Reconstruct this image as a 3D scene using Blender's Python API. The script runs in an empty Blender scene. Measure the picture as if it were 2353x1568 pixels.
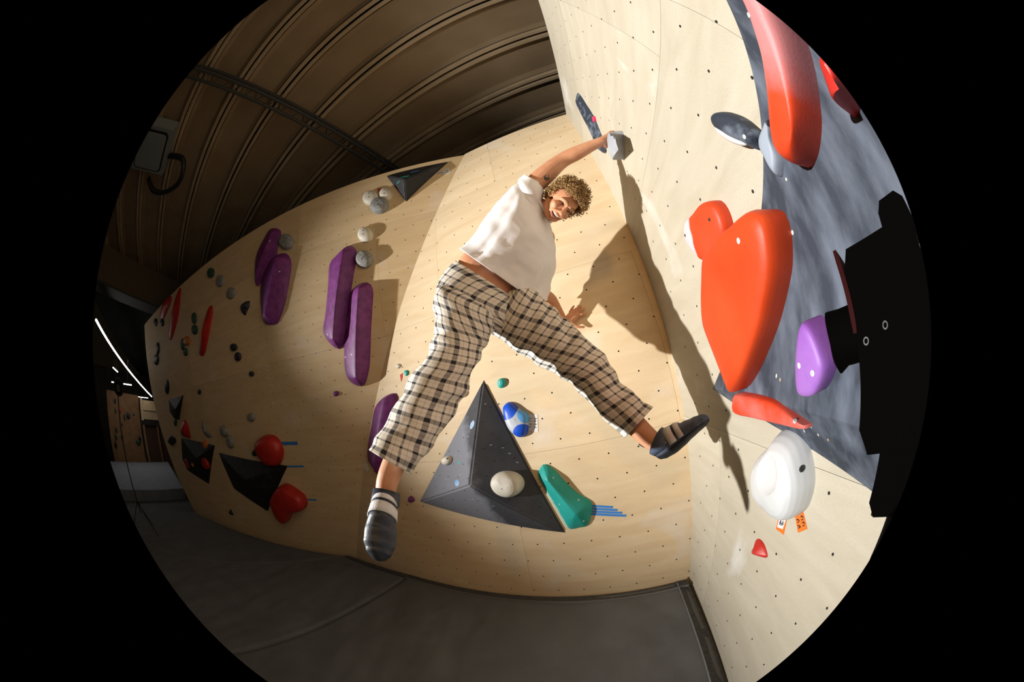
# Indoor bouldering hall photographed through a 180 degree circular fisheye lens.
import bpy, bmesh, math, random
from mathutils import Vector, Matrix, noise
from mathutils.bvhtree import BVHTree

random.seed(4)
sc = bpy.context.scene
COL = sc.collection

# ------------------------------------------------------------------ camera
CAMZ = 1.680
CAMROT = [[0.97626, 0.03816, -0.21322], [0.0, 0.98436, 0.17618], [0.21661, -0.172, 0.96099]]   # camera right, forward and up axes in the room (x right, y ahead, z up)
cam = bpy.data.cameras.new('camera')
cam_ob = bpy.data.objects.new('camera', cam)
COL.objects.link(cam_ob)
_r, _f, _u = [Vector(v) for v in CAMROT]
cam_ob.matrix_world = Matrix(((_r.x, _u.x, -_f.x, 0), (_r.y, _u.y, -_f.y, 0), (_r.z, _u.z, -_f.z, CAMZ), (0, 0, 0, 1)))
cam.type = 'PANO'
cam.sensor_fit = 'HORIZONTAL'
cam.sensor_width = 36.0
cam.clip_start = 0.01
cam.clip_end = 200
_pc = cam.cycles if hasattr(cam, 'cycles') and hasattr(cam.cycles, 'panorama_type') else cam
_pc.panorama_type = 'FISHEYE_EQUISOLID'
_pc.fisheye_lens = 667.0 / 2353.0 * 36.0
_pc.fisheye_fov = math.radians(185.0)
sc.camera = cam_ob

# ------------------------------------------------------------------ world, lamps, exposure
world = bpy.data.worlds.new('hall_air')
sc.world = world
world.use_nodes = True
world.node_tree.nodes['Background'].inputs[0].default_value = (1.0, 0.72, 0.42, 1)
world.node_tree.nodes['Background'].inputs[1].default_value = 0.004

def lamp(name, kind, loc, power, color, target=None, **kw):
    l = bpy.data.lights.new(name, kind)
    l.energy = power
    l.color = color
    for k, v in kw.items():
        setattr(l, k, v)
    o = bpy.data.objects.new(name, l)
    COL.objects.link(o)
    o.location = loc
    if target is not None:
        o.rotation_euler = (Vector(target) - Vector(loc)).to_track_quat('-Z', 'Y').to_euler()
    return o

# the photographer's strobe on a stand, far to the left of the camera
STROBE = (-6.0, 0.30, 2.35)
lamp('strobe', 'SPOT', STROBE, 3700, (1.0, 0.98, 0.95), (0.85, 0.66, 2.85), spot_size=math.radians(58), spot_blend=1.0, shadow_soft_size=0.06)
# unseen warm hall light behind the camera; the spot is added fill
lamp('hall_fill_spot', 'SPOT', (-1.1, -3.1, 4.3), 150, (1.0, 0.55, 0.18), (0.7, 1.7, 2.0), spot_size=math.radians(62), spot_blend=1.0, shadow_soft_size=0.30)
lamp('hall_lamp', 'AREA', (-2.5, -5.0, 5.3), 10, (1.0, 0.58, 0.26), (-1.5, 0.5, 3.0), shape='RECTANGLE', size=2.5, size_y=0.6)

sc.view_settings.view_transform = 'Standard'
sc.view_settings.look = 'None'
sc.view_settings.exposure = 0.0
sc.view_settings.gamma = 1.0
sc.view_settings.use_curve_mapping = False

# ------------------------------------------------------------------ measured places (metres)
# wall frames: base point, direction along the wall, direction up the wall, direction into the room
WF = {'C': [[0.8833, 1.506, 0.0], [0.94224, -0.33493, -1e-05], [0.039, 0.1097, 0.9932], [-0.33265, -0.93583, 0.11643]], 'R': [[0.8833, 1.506, 0.0], [-0.21841, -0.97586, -0.0], [0.03521, -0.00788, 0.99935], [-0.97522, 0.21826, 0.03608]], 'L': [[-2.41355, 2.67618, -0.0138], [0.99421, 0.10746, -1e-05], [0.01274, -0.11781, 0.99295], [0.1067, -0.9872, -0.1185]]}
H = {
 'red_long': {'o': [[1.6883, 2.1379], [1.6588, 2.1233], [1.6421, 2.114], [1.6281, 2.1019], [1.5969, 2.0871], [1.5611, 2.0692], [1.5268, 2.0503], [1.4872, 2.0327], [1.4456, 2.0126], [1.4066, 1.9934], [1.3776, 1.9729], [1.3597, 1.9512], [1.358, 1.929], [1.3737, 1.905], [1.3908, 1.898], [1.4251, 1.9032], [1.4612, 1.917], [1.4954, 1.9339], [1.5303, 1.9559], [1.5684, 1.9785], [1.6082, 2.0029], [1.6399, 2.0243], [1.6739, 2.041], [1.6927, 2.0609], [1.714, 2.084], [1.7181, 2.1059]], 'spine': [[1.6624, 2.0832], [1.4531, 1.9169]], 'bolt': [[1.465, 1.9064], [1.6115, 2.0735]], 'w': 'R'},
 'red_far': {'o': [[1.639, 1.9235], [1.62, 1.9202], [1.5994, 1.9075], [1.5838, 1.8954], [1.574, 1.8862], [1.5774, 1.8786], [1.5905, 1.8768], [1.6138, 1.8799], [1.6366, 1.8867], [1.6507, 1.8959], [1.6537, 1.9081], [1.6529, 1.9193]], 'spine': [[1.6252, 1.9013], [1.6097, 1.8686]], 'bolt': [[1.6303, 1.8762]], 'w': 'R'},
 'bean': {'o': [[1.1745, 2.2301], [1.2001, 2.2289], [1.2332, 2.2032], [1.259, 2.1675], [1.2761, 2.1311], [1.2867, 2.088], [1.292, 2.0642], [1.2652, 2.0586], [1.2445, 2.0498], [1.2276, 2.0752], [1.1969, 2.1188], [1.1761, 2.1648], [1.1616, 2.2023]], 'spine': [[1.2056, 2.1921], [1.2523, 2.0886]], 'bolt': [[1.2545, 2.0804]], 'lip': [[1.163, 2.1992], [1.1752, 2.1861], [1.1964, 2.1462], [1.2201, 2.1039], [1.2358, 2.0734], [1.2269, 2.0748], [1.1962, 2.1184], [1.1753, 2.1644]], 'w': 'R'},
 'blade_small': {'o': [[1.2826, 2.0463], [1.3072, 2.0481], [1.3443, 2.0429], [1.3733, 2.0393], [1.3631, 2.0267], [1.3344, 2.0086], [1.3227, 1.9855], [1.3109, 1.9669], [1.2841, 1.951], [1.2669, 1.9471], [1.2616, 1.9737], [1.2663, 2.007], [1.2675, 2.0318]], 'spine': [[1.3575, 2.0315], [1.288, 1.9713]], 'w': 'R'},
 'red_mid': {'o': [[0.6219, 2.1243], [0.6722, 2.1499], [0.7646, 2.133], [0.8519, 2.1213], [0.9012, 2.1034], [0.9352, 2.0787], [0.9455, 2.0394], [0.9337, 1.9941], [0.9139, 1.9703], [0.8678, 1.9467], [0.78, 1.9491], [0.6878, 1.9677], [0.6306, 2.0324], [0.6072, 2.0866]], 'spine': [[0.8474, 2.065], [0.7504, 2.0316]], 'bolt': [[0.8846, 2.0411], [0.6484, 2.0995]], 'w': 'R'},
 'red_big': {'o': [[0.8335, 1.9268], [0.8746, 1.9367], [0.9442, 1.939], [1.0032, 1.9377], [1.0716, 1.9263], [1.1375, 1.9207], [1.1846, 1.9101], [1.2108, 1.8897], [1.2226, 1.8696], [1.2146, 1.8345], [1.1925, 1.7942], [1.1676, 1.7617], [1.121, 1.7191], [1.0638, 1.6662], [0.996, 1.6119], [0.9275, 1.5571], [0.8686, 1.5174], [0.8292, 1.4982], [0.7966, 1.4959], [0.7681, 1.5425], [0.7343, 1.6109], [0.6998, 1.6948], [0.6898, 1.7549], [0.7289, 1.8268], [0.788, 1.888]], 'spine': [[1.1123, 1.8328], [0.9339, 1.6141]], 'bolt': [[1.2118, 1.7977], [1.0034, 1.6072], [1.1123, 1.8675]], 'w': 'R'},
 'red_low': {'o': [[0.7628, 1.4783], [0.8496, 1.4803], [0.9368, 1.4768], [1.0125, 1.4689], [1.0793, 1.4491], [1.1293, 1.4306], [1.1685, 1.4147], [1.1352, 1.407], [1.077, 1.4072], [0.9909, 1.4074], [0.8736, 1.4073], [0.7738, 1.4066], [0.7318, 1.4202], [0.7457, 1.4554]], 'spine': [[0.8318, 1.4453], [1.1099, 1.4371]], 'bolt': [[1.1236, 1.4325]], 'w': 'R'},
 'violet': {'o': [[1.1916, 1.5942], [1.2161, 1.635], [1.2346, 1.6496], [1.2462, 1.6472], [1.261, 1.6319], [1.2728, 1.6061], [1.2849, 1.567], [1.2795, 1.5497], [1.2637, 1.5274], [1.2406, 1.5082], [1.2102, 1.5032], [1.1843, 1.5074], [1.1758, 1.5255], [1.1793, 1.5592]], 'spine': [[1.2424, 1.6168], [1.2344, 1.5411]], 'bolt': [[1.2096, 1.5706], [1.2529, 1.5542]], 'w': 'R'},
 'white_big': {'o': [[0.9158, 1.3162], [0.9503, 1.351], [0.9982, 1.364], [1.0429, 1.3581], [1.0723, 1.3399], [1.0963, 1.3086], [1.1218, 1.2602], [1.1322, 1.2169], [1.1282, 1.1675], [1.1163, 1.1329], [1.0855, 1.1012], [1.0363, 1.0865], [0.9691, 1.0837], [0.8837, 1.0881], [0.8283, 1.1126], [0.804, 1.1675], [0.811, 1.2237], [0.8606, 1.2745]], 'spine': [[1.0287, 1.2045], [1.0498, 1.1908]], 'dish': [[0.9548, 1.271]], 'dishr': [[1.0316, 1.2357]], 'bolt': [[1.1062, 1.279], [0.8412, 1.1395]], 'w': 'R'},
 'tag_a': {'o': [[0.9614, 0.9841], [0.9621, 1.0471], [1.0152, 1.0572], [1.0187, 0.9873]], 'inner': [[0.9681, 0.9975], [0.9698, 1.0408], [1.013, 1.0514], [1.0055, 1.0053]], 'w': 'R'},
 'tag_b': {'o': [[1.0613, 1.0796], [1.0957, 1.1159], [1.1432, 1.0684], [1.1002, 1.0342]], 'w': 'R'},
 'red_tiny': {'o': [[0.8183, 0.7988], [0.8302, 0.8277], [0.8317, 0.862], [0.8542, 0.8812], [0.8899, 0.8833], [0.9253, 0.8685], [0.951, 0.8402], [0.8931, 0.8115], [0.8326, 0.7858]], 'spine': [[0.8792, 0.8406], [0.883, 0.8389]], 'w': 'R'},
 'blade': {'o': [[0.2078, 3.8183], [0.2363, 3.7607], [0.2206, 3.5983], [0.2005, 3.4327], [0.1358, 3.3064], [0.0701, 3.1915], [0.0238, 3.1793], [-0.0337, 3.2217], [-0.059, 3.2939], [-0.0617, 3.4123], [-0.0543, 3.5659], [-0.0385, 3.726], [0.0083, 3.8151], [0.1046, 3.8361]], 'spine': [[0.173, 3.733], [0.0023, 3.262]], 'pink': [[0.2037, 3.4377], [0.2319, 3.4059], [0.1964, 3.3846], [0.1594, 3.4173]], 'w': 'R'},
 'grip': {'o': [[0.4542, 2.947], [0.4657, 2.9376], [0.4767, 2.9286], [0.4819, 2.9142], [0.4702, 2.9034], [0.4358, 2.8938], [0.3938, 2.8835], [0.3437, 2.8723], [0.3139, 2.867], [0.2661, 2.8707], [0.2575, 2.8819], [0.2514, 2.9047], [0.2704, 2.9377], [0.3068, 2.9603], [0.355, 2.9675], [0.3879, 2.9655], [0.4256, 2.9558]], 'spine': [[0.5459, 2.8021], [0.4963, 2.7471]], 'bolt': [[0.5124, 2.8613], [0.5342, 2.8094]], 'w': 'R'},
 'wedge': {'o': [[0.382, 1.4612], [0.5338, 1.5677], [1.1353, 1.9823], [1.605, 2.2981], [1.4326, 1.2563], [1.0521, 1.3278]], 'w': 'R'},
 'wedge_ridge': {'w': 'R', 'o': [[0.7265, 1.4751], [1.2463, 1.4682], [1.4137, 1.4383]]},
 'tri': {'o': [[-1.2964, 1.8323], [-2.1316, 0.8824], [-0.883, 0.6104]], 'w': 'C'},
 'tri_apex': {'o': [[-1.4314, 1.0912]], 'w': 'C'},
 'tri_marks': {'o': [[-1.3713, 1.5261], [-1.5729, 1.0979], [-1.5481, 1.2478]], 'w': 'C'},
 'teal': {'o': [[-0.9585, 1.1579], [-0.9091, 1.1361], [-0.8725, 1.0891], [-0.822, 1.0057], [-0.7558, 0.9185], [-0.6931, 0.8606], [-0.6663, 0.8252], [-0.6802, 0.746], [-0.7148, 0.6572], [-0.7852, 0.6424], [-0.8618, 0.651], [-0.9166, 0.8135], [-0.9752, 0.964], [-1.0094, 1.081]], 'spine': [[-0.9191, 1.053], [-0.7743, 0.7874]], 'bolt': [[-0.8762, 0.8638], [-0.8892, 1.0618], [-0.7465, 0.8733], [-0.7327, 0.7074]], 'w': 'C'},
 'blue': {'o': [[-1.1766, 1.5902], [-1.1617, 1.6212], [-1.1225, 1.6374], [-1.0907, 1.6164], [-1.0542, 1.5766], [-1.0168, 1.5452], [-0.9965, 1.517], [-1.0052, 1.4615], [-1.0198, 1.4149], [-1.048, 1.3782], [-1.0919, 1.3747], [-1.1227, 1.3976], [-1.1584, 1.4447], [-1.174, 1.5058]], 'spine': [[-1.1001, 1.5188], [-1.0766, 1.457]], 'bolt': [[-1.0843, 1.4996]], 'patch': [[-1.124, 1.581], [-1.0186, 1.5128], [-1.0588, 1.4129]], 'w': 'C'},
 'blue_tag': {'o': [[-1.0036, 1.5251], [-0.9348, 1.5082], [-0.9526, 1.3903], [-1.0244, 1.4139]], 'w': 'C'},
 'teal_tiny': {'o': [[-1.1871, 1.7883], [-1.1637, 1.8135], [-1.136, 1.8117], [-1.1227, 1.7831], [-1.1428, 1.749], [-1.1798, 1.7507]], 'spine': [[-1.1574, 1.7863], [-1.1572, 1.782]], 'bolt': [[-1.1587, 1.7892]], 'w': 'C'},
 'white_tiny': {'o': [[-1.4573, 1.7667], [-1.4639, 1.7514], [-1.4769, 1.7405], [-1.494, 1.7361], [-1.5117, 1.7392], [-1.5266, 1.7492], [-1.5356, 1.7641], [-1.5369, 1.7811], [-1.5302, 1.7967], [-1.5168, 1.8077], [-1.4995, 1.8119], [-1.4818, 1.8085], [-1.4671, 1.7983], [-1.4584, 1.7834]], 'bolt': [[-1.487, 1.7676]], 'w': 'C'},
 'ball_small': {'o': [[-1.6357, 1.2762], [-1.6376, 1.2597], [-1.6495, 1.2439], [-1.6691, 1.2319], [-1.6929, 1.2259], [-1.7161, 1.2273], [-1.734, 1.236], [-1.7429, 1.2502], [-1.7409, 1.2671], [-1.7285, 1.2832], [-1.7082, 1.2952], [-1.6843, 1.3008], [-1.6615, 1.299], [-1.6442, 1.2901]], 'bolt': [[-1.6653, 1.2829]], 'w': 'C'},
 'ball': {'o': [[-1.1102, 1.0069], [-1.1422, 0.9776], [-1.1873, 0.9644], [-1.2368, 0.9702], [-1.2808, 0.9944], [-1.31, 1.0322], [-1.3181, 1.076], [-1.3032, 1.1166], [-1.2688, 1.1456], [-1.2224, 1.1573], [-1.1735, 1.1499], [-1.1316, 1.1253], [-1.1045, 1.0884], [-1.0968, 1.0463]], 'bolt': [[-1.2124, 1.0479]], 'w': 'C'},
 'purple_dot': {'o': [[-2.2551, 0.9209], [-2.214, 0.928], [-2.1957, 0.8951], [-2.2313, 0.8665], [-2.2748, 0.8717]], 'w': 'C'},
 'stripes': {'o': [[-0.6759, 0.8037], [-0.532, 0.7664], [-0.6786, 0.7821], [-0.5031, 0.7375], [-0.6814, 0.7603], [-0.474, 0.709], [-0.6839, 0.7401], [-0.4485, 0.681]], 'w': 'C'},
 'purple_e': {'o': [[-2.5466, 1.79], [-2.4247, 1.8655], [-2.2715, 1.899], [-2.2014, 1.8625], [-2.2382, 1.6972], [-2.3212, 1.4895], [-2.4469, 1.241], [-2.5973, 1.0838], [-2.6936, 1.1886], [-2.7722, 1.2919], [-2.716, 1.46], [-2.6268, 1.6281]], 'spine': [[-2.3138, 1.8355], [-2.5991, 1.2073]], 'w': 'C'},
 'tag_e': {'o': [[-2.8828, 1.2362], [-2.8293, 1.2542], [-2.781, 1.1806], [-2.8243, 1.1454], [-2.8747, 1.1941]], 'w': 'C'},
 'purple_a': {'o': [[-0.7355, 3.8732], [-0.7064, 4.0373], [-0.6037, 4.1769], [-0.5025, 4.2933], [-0.3797, 4.2779], [-0.2587, 4.1898], [-0.234, 4.0778], [-0.2716, 3.9204], [-0.2837, 3.7594], [-0.4528, 3.6334], [-0.6014, 3.5221], [-0.6483, 3.514], [-0.7006, 3.5991]], 'spine': [[-0.3568, 4.1532], [-0.5986, 3.682]], 'bolt': [[-0.3781, 4.0427]], 'w': 'L'},
 'purple_b': {'o': [[-0.5641, 3.5454], [-0.4925, 3.704], [-0.3687, 3.7998], [-0.2103, 3.8189], [-0.0767, 3.7699], [-0.0008, 3.6466], [0.0026, 3.5154], [-0.0519, 3.2619], [-0.1117, 3.098], [-0.2246, 2.939], [-0.3038, 2.928], [-0.4662, 2.9759], [-0.5242, 3.082], [-0.569, 3.3482]], 'spine': [[-0.1506, 3.6989], [-0.3626, 3.042]], 'bolt': [[-0.1207, 3.5192]], 'w': 'L'},
 'purple_c': {'o': [[0.6057, 3.4038], [0.685, 3.4698], [0.7954, 3.5366], [0.8816, 3.5539], [0.9443, 3.4987], [0.9631, 3.4025], [0.9147, 3.2048], [0.8595, 2.9813], [0.7941, 2.7339], [0.7345, 2.525], [0.6935, 2.4656], [0.6392, 2.4592], [0.5519, 2.5275], [0.4786, 2.6468], [0.476, 2.718], [0.5259, 2.8672], [0.578, 3.1489]], 'spine': [[0.8491, 3.458], [0.655, 2.5582]], 'bolt': [[0.559, 2.6211]], 'w': 'L'},
 'purple_d': {'o': [[0.8336, 2.9166], [0.8609, 2.9989], [0.9464, 3.0576], [1.0464, 3.0727], [1.1106, 3.0323], [1.1277, 2.9483], [1.1099, 2.8315], [1.0601, 2.5906], [0.9936, 2.277], [0.9409, 2.1403], [0.8825, 2.052], [0.8136, 2.0512], [0.7263, 2.1093], [0.6878, 2.2153], [0.7095, 2.4121], [0.752, 2.5722], [0.8041, 2.7316]], 'spine': [[1.0152, 2.9769], [0.8571, 2.1379]], 'bolt': [[0.8393, 2.3628], [0.7329, 2.3575]], 'w': 'L'},
 'white_a': {'o': [[1.2434, 4.1189], [1.2469, 4.0705], [1.2305, 4.031], [1.1973, 4.0078], [1.1537, 4.0052], [1.1079, 4.0238], [1.0687, 4.0604], [1.0438, 4.1081], [1.0387, 4.1575], [1.0548, 4.1986], [1.0891, 4.2228], [1.1343, 4.2249], [1.1811, 4.2048], [1.22, 4.1668]], 'bolt': [[1.1395, 4.1499], [1.1407, 4.0941]], 'w': 'L'},
 'white_b': {'o': [[1.4106, 4.1054], [1.4132, 4.0644], [1.4003, 4.0304], [1.3746, 4.01], [1.3409, 4.0069], [1.3056, 4.0218], [1.2757, 4.052], [1.2569, 4.0918], [1.2533, 4.1335], [1.2658, 4.1686], [1.2921, 4.1899], [1.3268, 4.1928], [1.3628, 4.1769], [1.3927, 4.1456]], 'bolt': [[1.3302, 4.1349], [1.33, 4.0796]], 'w': 'L'},
 'grey_a': {'o': [[1.3662, 3.9577], [1.3679, 3.9102], [1.3484, 3.8708], [1.3118, 3.847], [1.2649, 3.8433], [1.2166, 3.8604], [1.1762, 3.8954], [1.1518, 3.9417], [1.1487, 3.99], [1.1678, 4.0308], [1.2056, 4.0553], [1.2541, 4.0587], [1.3034, 4.0403], [1.3433, 4.0041]], 'bolt': [[1.2561, 3.9836], [1.2559, 3.9313]], 'w': 'L'},
 'white_c': {'o': [[1.17, 3.5954], [1.1599, 3.5569], [1.1337, 3.5319], [1.0964, 3.5253], [1.0552, 3.5383], [1.0179, 3.5686], [0.9919, 3.6108], [0.9826, 3.6564], [0.9922, 3.6963], [1.019, 3.7222], [1.0575, 3.7286], [1.0997, 3.7144], [1.137, 3.6827], [1.162, 3.6402]], 'bolt': [[1.074, 3.6561], [1.0734, 3.6095]], 'w': 'L'},
 'grey_b': {'o': [[1.1596, 3.2973], [1.1474, 3.2592], [1.1178, 3.2345], [1.0765, 3.2279], [1.0313, 3.2406], [0.9908, 3.2707], [0.9633, 3.3123], [0.9544, 3.3574], [0.9663, 3.3967], [0.9967, 3.4221], [1.0394, 3.4284], [1.0855, 3.4144], [1.1257, 3.3833], [1.152, 3.3415]], 'bolt': [[1.0559, 3.3546], [1.054, 3.3123]], 'w': 'L'},
 'grey_c': {'o': [[0.0319, 3.8967], [0.0239, 3.8538], [-0.009, 3.8294], [-0.0607, 3.8281], [-0.122, 3.8507], [-0.1811, 3.8934], [-0.2264, 3.9483], [-0.248, 4.0045], [-0.2408, 4.0501], [-0.206, 4.0754], [-0.151, 4.075], [-0.0876, 4.0496], [-0.0291, 4.005], [0.0133, 3.9505]], 'bolt': [[-0.1149, 3.9869], [-0.1078, 3.9308]], 'w': 'L'},
 'red_bit': {'o': [[1.236, 4.2146], [1.2951, 4.2029], [1.2535, 4.1511]], 'w': 'L'},
 'pyr': {'o': [[1.3443, 4.3948], [2.0983, 4.3834], [1.5713, 3.9212]], 'w': 'L'},
 'pyr_apex': {'o': [[1.5957, 4.1188]], 'w': 'L'},
 'pyr_tape': {'o': [[1.6549, 4.2834], [1.7434, 4.2815], [1.8722, 4.2441], [1.9516, 4.2117]], 'w': 'L'},
 'pyr_tape2': {'o': [[1.9499, 4.2355], [2.0189, 4.233]], 'w': 'L'},
 'pyr_tag': {'o': [[2.1046, 4.2405], [2.1022, 4.2205], [2.0925, 4.2038], [2.0773, 4.1935], [2.0596, 4.1916], [2.0429, 4.1986], [2.0304, 4.213], [2.0246, 4.232], [2.0268, 4.252], [2.0364, 4.269], [2.0517, 4.2795], [2.0696, 4.2814], [2.0865, 4.2743], [2.099, 4.2597]], 'w': 'L'},
 'sticker': {'o': [[1.1921, 2.0622], [1.1809, 2.0428], [1.1593, 2.0309], [1.1328, 2.0296], [1.1087, 2.0393], [1.0933, 2.0576], [1.091, 2.0794], [1.1023, 2.0989], [1.1242, 2.1108], [1.1507, 2.1119], [1.1747, 2.1021], [1.1898, 2.0839]], 'w': 'L'},
 'squig_teal': {'o': [[-2.0831, 2.0719], [-2.0441, 2.0717], [-2.0375, 2.0346], [-2.0717, 2.0256]], 'w': 'C'},
 'squig_red': {'o': [[-2.1479, 2.05], [-2.1062, 2.0619], [-2.117, 2.0197], [-2.1387, 1.9835]], 'w': 'C'},
 'bolt_white': {'o': [[-2.1845, 2.1549], [-2.1489, 2.1553], [-2.1225, 2.1289], [-2.1534, 2.111], [-2.1874, 2.1265]], 'w': 'C'},
 'dot_purple': {'o': [[0.4836, 2.0306], [0.522, 2.0435], [0.5566, 2.0206], [0.5321, 1.9924], [0.4859, 1.994]], 'w': 'L'},
 'dk_teal': {'o': [[-1.9329, 4.1307], [-1.9513, 4.0998], [-1.9933, 4.0864], [-2.0511, 4.0931], [-2.1138, 4.1192], [-2.1692, 4.1598], [-2.2058, 4.2073], [-2.2157, 4.2518], [-2.1967, 4.2841], [-2.1527, 4.2973], [-2.0928, 4.289], [-2.0297, 4.2612], [-1.9759, 4.2199], [-1.9415, 4.1734]], 'w': 'L'},
 'dk_grey1': {'o': [[-1.5589, 3.8672], [-1.5868, 3.8374], [-1.6352, 3.8249], [-1.6951, 3.8323], [-1.7549, 3.8585], [-1.8027, 3.8988], [-1.8285, 3.9453], [-1.8267, 3.9885], [-1.7975, 4.0193], [-1.7471, 4.0314], [-1.686, 4.0225], [-1.6267, 3.9947], [-1.5807, 3.954], [-1.5567, 3.9086]], 'w': 'L'},
 'dk_grey2': {'o': [[-1.1944, 3.5667], [-1.222, 3.5383], [-1.2677, 3.5254], [-1.323, 3.5306], [-1.3771, 3.5533], [-1.4192, 3.5893], [-1.4404, 3.6316], [-1.4362, 3.6715], [-1.4073, 3.7007], [-1.3598, 3.7132], [-1.3036, 3.7067], [-1.2501, 3.6828], [-1.2097, 3.6465], [-1.19, 3.6052]], 'w': 'L'},
 'dk_black': {'o': [[-1.0465, 3.3487], [-0.9595, 3.3825], [-0.8233, 3.3636], [-0.821, 3.288], [-0.8703, 3.2452], [-0.9211, 3.193], [-1.0086, 3.2623]], 'w': 'L'},
 'dk_p1': {'o': [[-1.1457, 2.8181], [-1.1571, 2.7995], [-1.1839, 2.7878], [-1.2212, 2.7854], [-1.2618, 2.7928], [-1.2977, 2.8088], [-1.3215, 2.8302], [-1.3282, 2.8527], [-1.3164, 2.8717], [-1.2884, 2.8834], [-1.2502, 2.8853], [-1.2096, 2.8774], [-1.1746, 2.8612], [-1.1519, 2.8401]], 'w': 'L'},
 'dk_p2': {'o': [[-1.063, 2.6795], [-1.0749, 2.6565], [-1.1001, 2.6406], [-1.1338, 2.6349], [-1.1694, 2.6408], [-1.1999, 2.657], [-1.2191, 2.6807], [-1.223, 2.7069], [-1.2108, 2.7304], [-1.1849, 2.7463], [-1.1508, 2.7515], [-1.1152, 2.7452], [-1.0852, 2.7286], [-1.0667, 2.7051]], 'w': 'L'},
 'dk_p3': {'o': [[-0.8016, 2.4206], [-0.8097, 2.4083], [-0.8261, 2.3998], [-0.8479, 2.3968], [-0.8706, 2.3999], [-0.8899, 2.4086], [-0.9017, 2.4211], [-0.9036, 2.435], [-0.8954, 2.4474], [-0.8785, 2.4559], [-0.8566, 2.4588], [-0.8339, 2.4555], [-0.815, 2.4467], [-0.8035, 2.4343]], 'w': 'L'},
 'dk_p4': {'o': [[-0.9493, 1.8927], [-0.9663, 1.8708], [-0.9959, 1.8539], [-1.0323, 1.8456], [-1.0686, 1.8475], [-1.0972, 1.8595], [-1.1124, 1.8792], [-1.1109, 1.9026], [-1.0931, 1.925], [-1.0627, 1.9418], [-1.026, 1.9496], [-0.9904, 1.9472], [-0.9626, 1.935], [-0.948, 1.9156]], 'w': 'L'},
 'dk_p5': {'o': [[-2.5095, 2.3684], [-2.5226, 2.3527], [-2.5465, 2.3412], [-2.5766, 2.3363], [-2.607, 2.339], [-2.6316, 2.3489], [-2.6453, 2.364], [-2.6455, 2.3812], [-2.6319, 2.3972], [-2.6075, 2.4086], [-2.5773, 2.4132], [-2.5471, 2.4102], [-2.523, 2.4003], [-2.5096, 2.3854]], 'w': 'L'},
 'dk_p6': {'o': [[-4.3041, 2.629], [-4.3491, 2.5698], [-4.4198, 2.5249], [-4.5018, 2.5032], [-4.5783, 2.5095], [-4.6333, 2.5433], [-4.656, 2.598], [-4.6424, 2.6625], [-4.5961, 2.7233], [-4.5265, 2.7681], [-4.4471, 2.7879], [-4.3729, 2.7794], [-4.318, 2.7448], [-4.2933, 2.6912]], 'w': 'L'},
 'dk_p7': {'o': [[-4.9134, 3.4973], [-4.9337, 3.4419], [-4.9824, 3.403], [-5.0497, 3.3881], [-5.1221, 3.4004], [-5.1851, 3.438], [-5.2265, 3.494], [-5.2386, 3.5572], [-5.2189, 3.6147], [-5.1712, 3.6545], [-5.1046, 3.6685], [-5.0321, 3.6541], [-4.9682, 3.6148], [-4.9257, 3.5588]], 'w': 'L'},
 'dk_p8': {'o': [[-5.0086, 3.2768], [-5.0424, 3.2306], [-5.1188, 3.2008], [-5.2237, 3.1931], [-5.3372, 3.2098], [-5.4366, 3.2481], [-5.5012, 3.301], [-5.5172, 3.3576], [-5.4811, 3.4059], [-5.4007, 3.4357], [-5.293, 3.4412], [-5.1802, 3.4219], [-5.0843, 3.3823], [-5.0234, 3.3307]], 'w': 'L'},
 'dk_p9': {'o': [[-5.1588, 4.1293], [-5.167, 4.0904], [-5.2078, 4.0674], [-5.2734, 4.0646], [-5.3514, 4.083], [-5.4265, 4.1194], [-5.484, 4.1669], [-5.5119, 4.216], [-5.5042, 4.2566], [-5.4623, 4.2801], [-5.3948, 4.2818], [-5.3156, 4.2616], [-5.2407, 4.224], [-5.1849, 4.1769]], 'w': 'L'},
 'dk_p10': {'o': [[-4.5484, 3.9738], [-4.5565, 3.94], [-4.592, 3.9198], [-4.6481, 3.9171], [-4.7141, 3.9326], [-4.7772, 3.9637], [-4.8247, 4.0045], [-4.847, 4.0468], [-4.8391, 4.0818], [-4.8027, 4.1024], [-4.7451, 4.1043], [-4.6782, 4.0873], [-4.6155, 4.0553], [-4.5693, 4.0148]], 'w': 'L'},
 'gr1': {'o': [[-2.5334, 3.5577], [-2.5402, 3.5171], [-2.5664, 3.4897], [-2.6069, 3.4806], [-2.6536, 3.4918], [-2.6976, 3.5214], [-2.7303, 3.5639], [-2.745, 3.611], [-2.7388, 3.6531], [-2.7127, 3.6813], [-2.6718, 3.6899], [-2.6243, 3.6774], [-2.5799, 3.6465], [-2.5475, 3.6038]], 'w': 'L'},
 'gr2': {'o': [[-2.4739, 3.3532], [-2.486, 3.3205], [-2.5208, 3.2998], [-2.5718, 3.2951], [-2.6292, 3.3075], [-2.6818, 3.3349], [-2.719, 3.3722], [-2.7329, 3.4118], [-2.7206, 3.4456], [-2.6846, 3.4666], [-2.6322, 3.4704], [-2.5744, 3.4567], [-2.5226, 3.4285], [-2.4869, 3.3916]], 'w': 'L'},
 'gr3': {'o': [[-3.1267, 3.24], [-3.1394, 3.1953], [-3.1686, 3.1628], [-3.2083, 3.149], [-3.2504, 3.1566], [-3.2867, 3.1845], [-3.3101, 3.2274], [-3.3164, 3.2768], [-3.3042, 3.3228], [-3.276, 3.3559], [-3.2369, 3.3693], [-3.1946, 3.3605], [-3.1575, 3.3316], [-3.1332, 3.2886]], 'w': 'L'},
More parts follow.
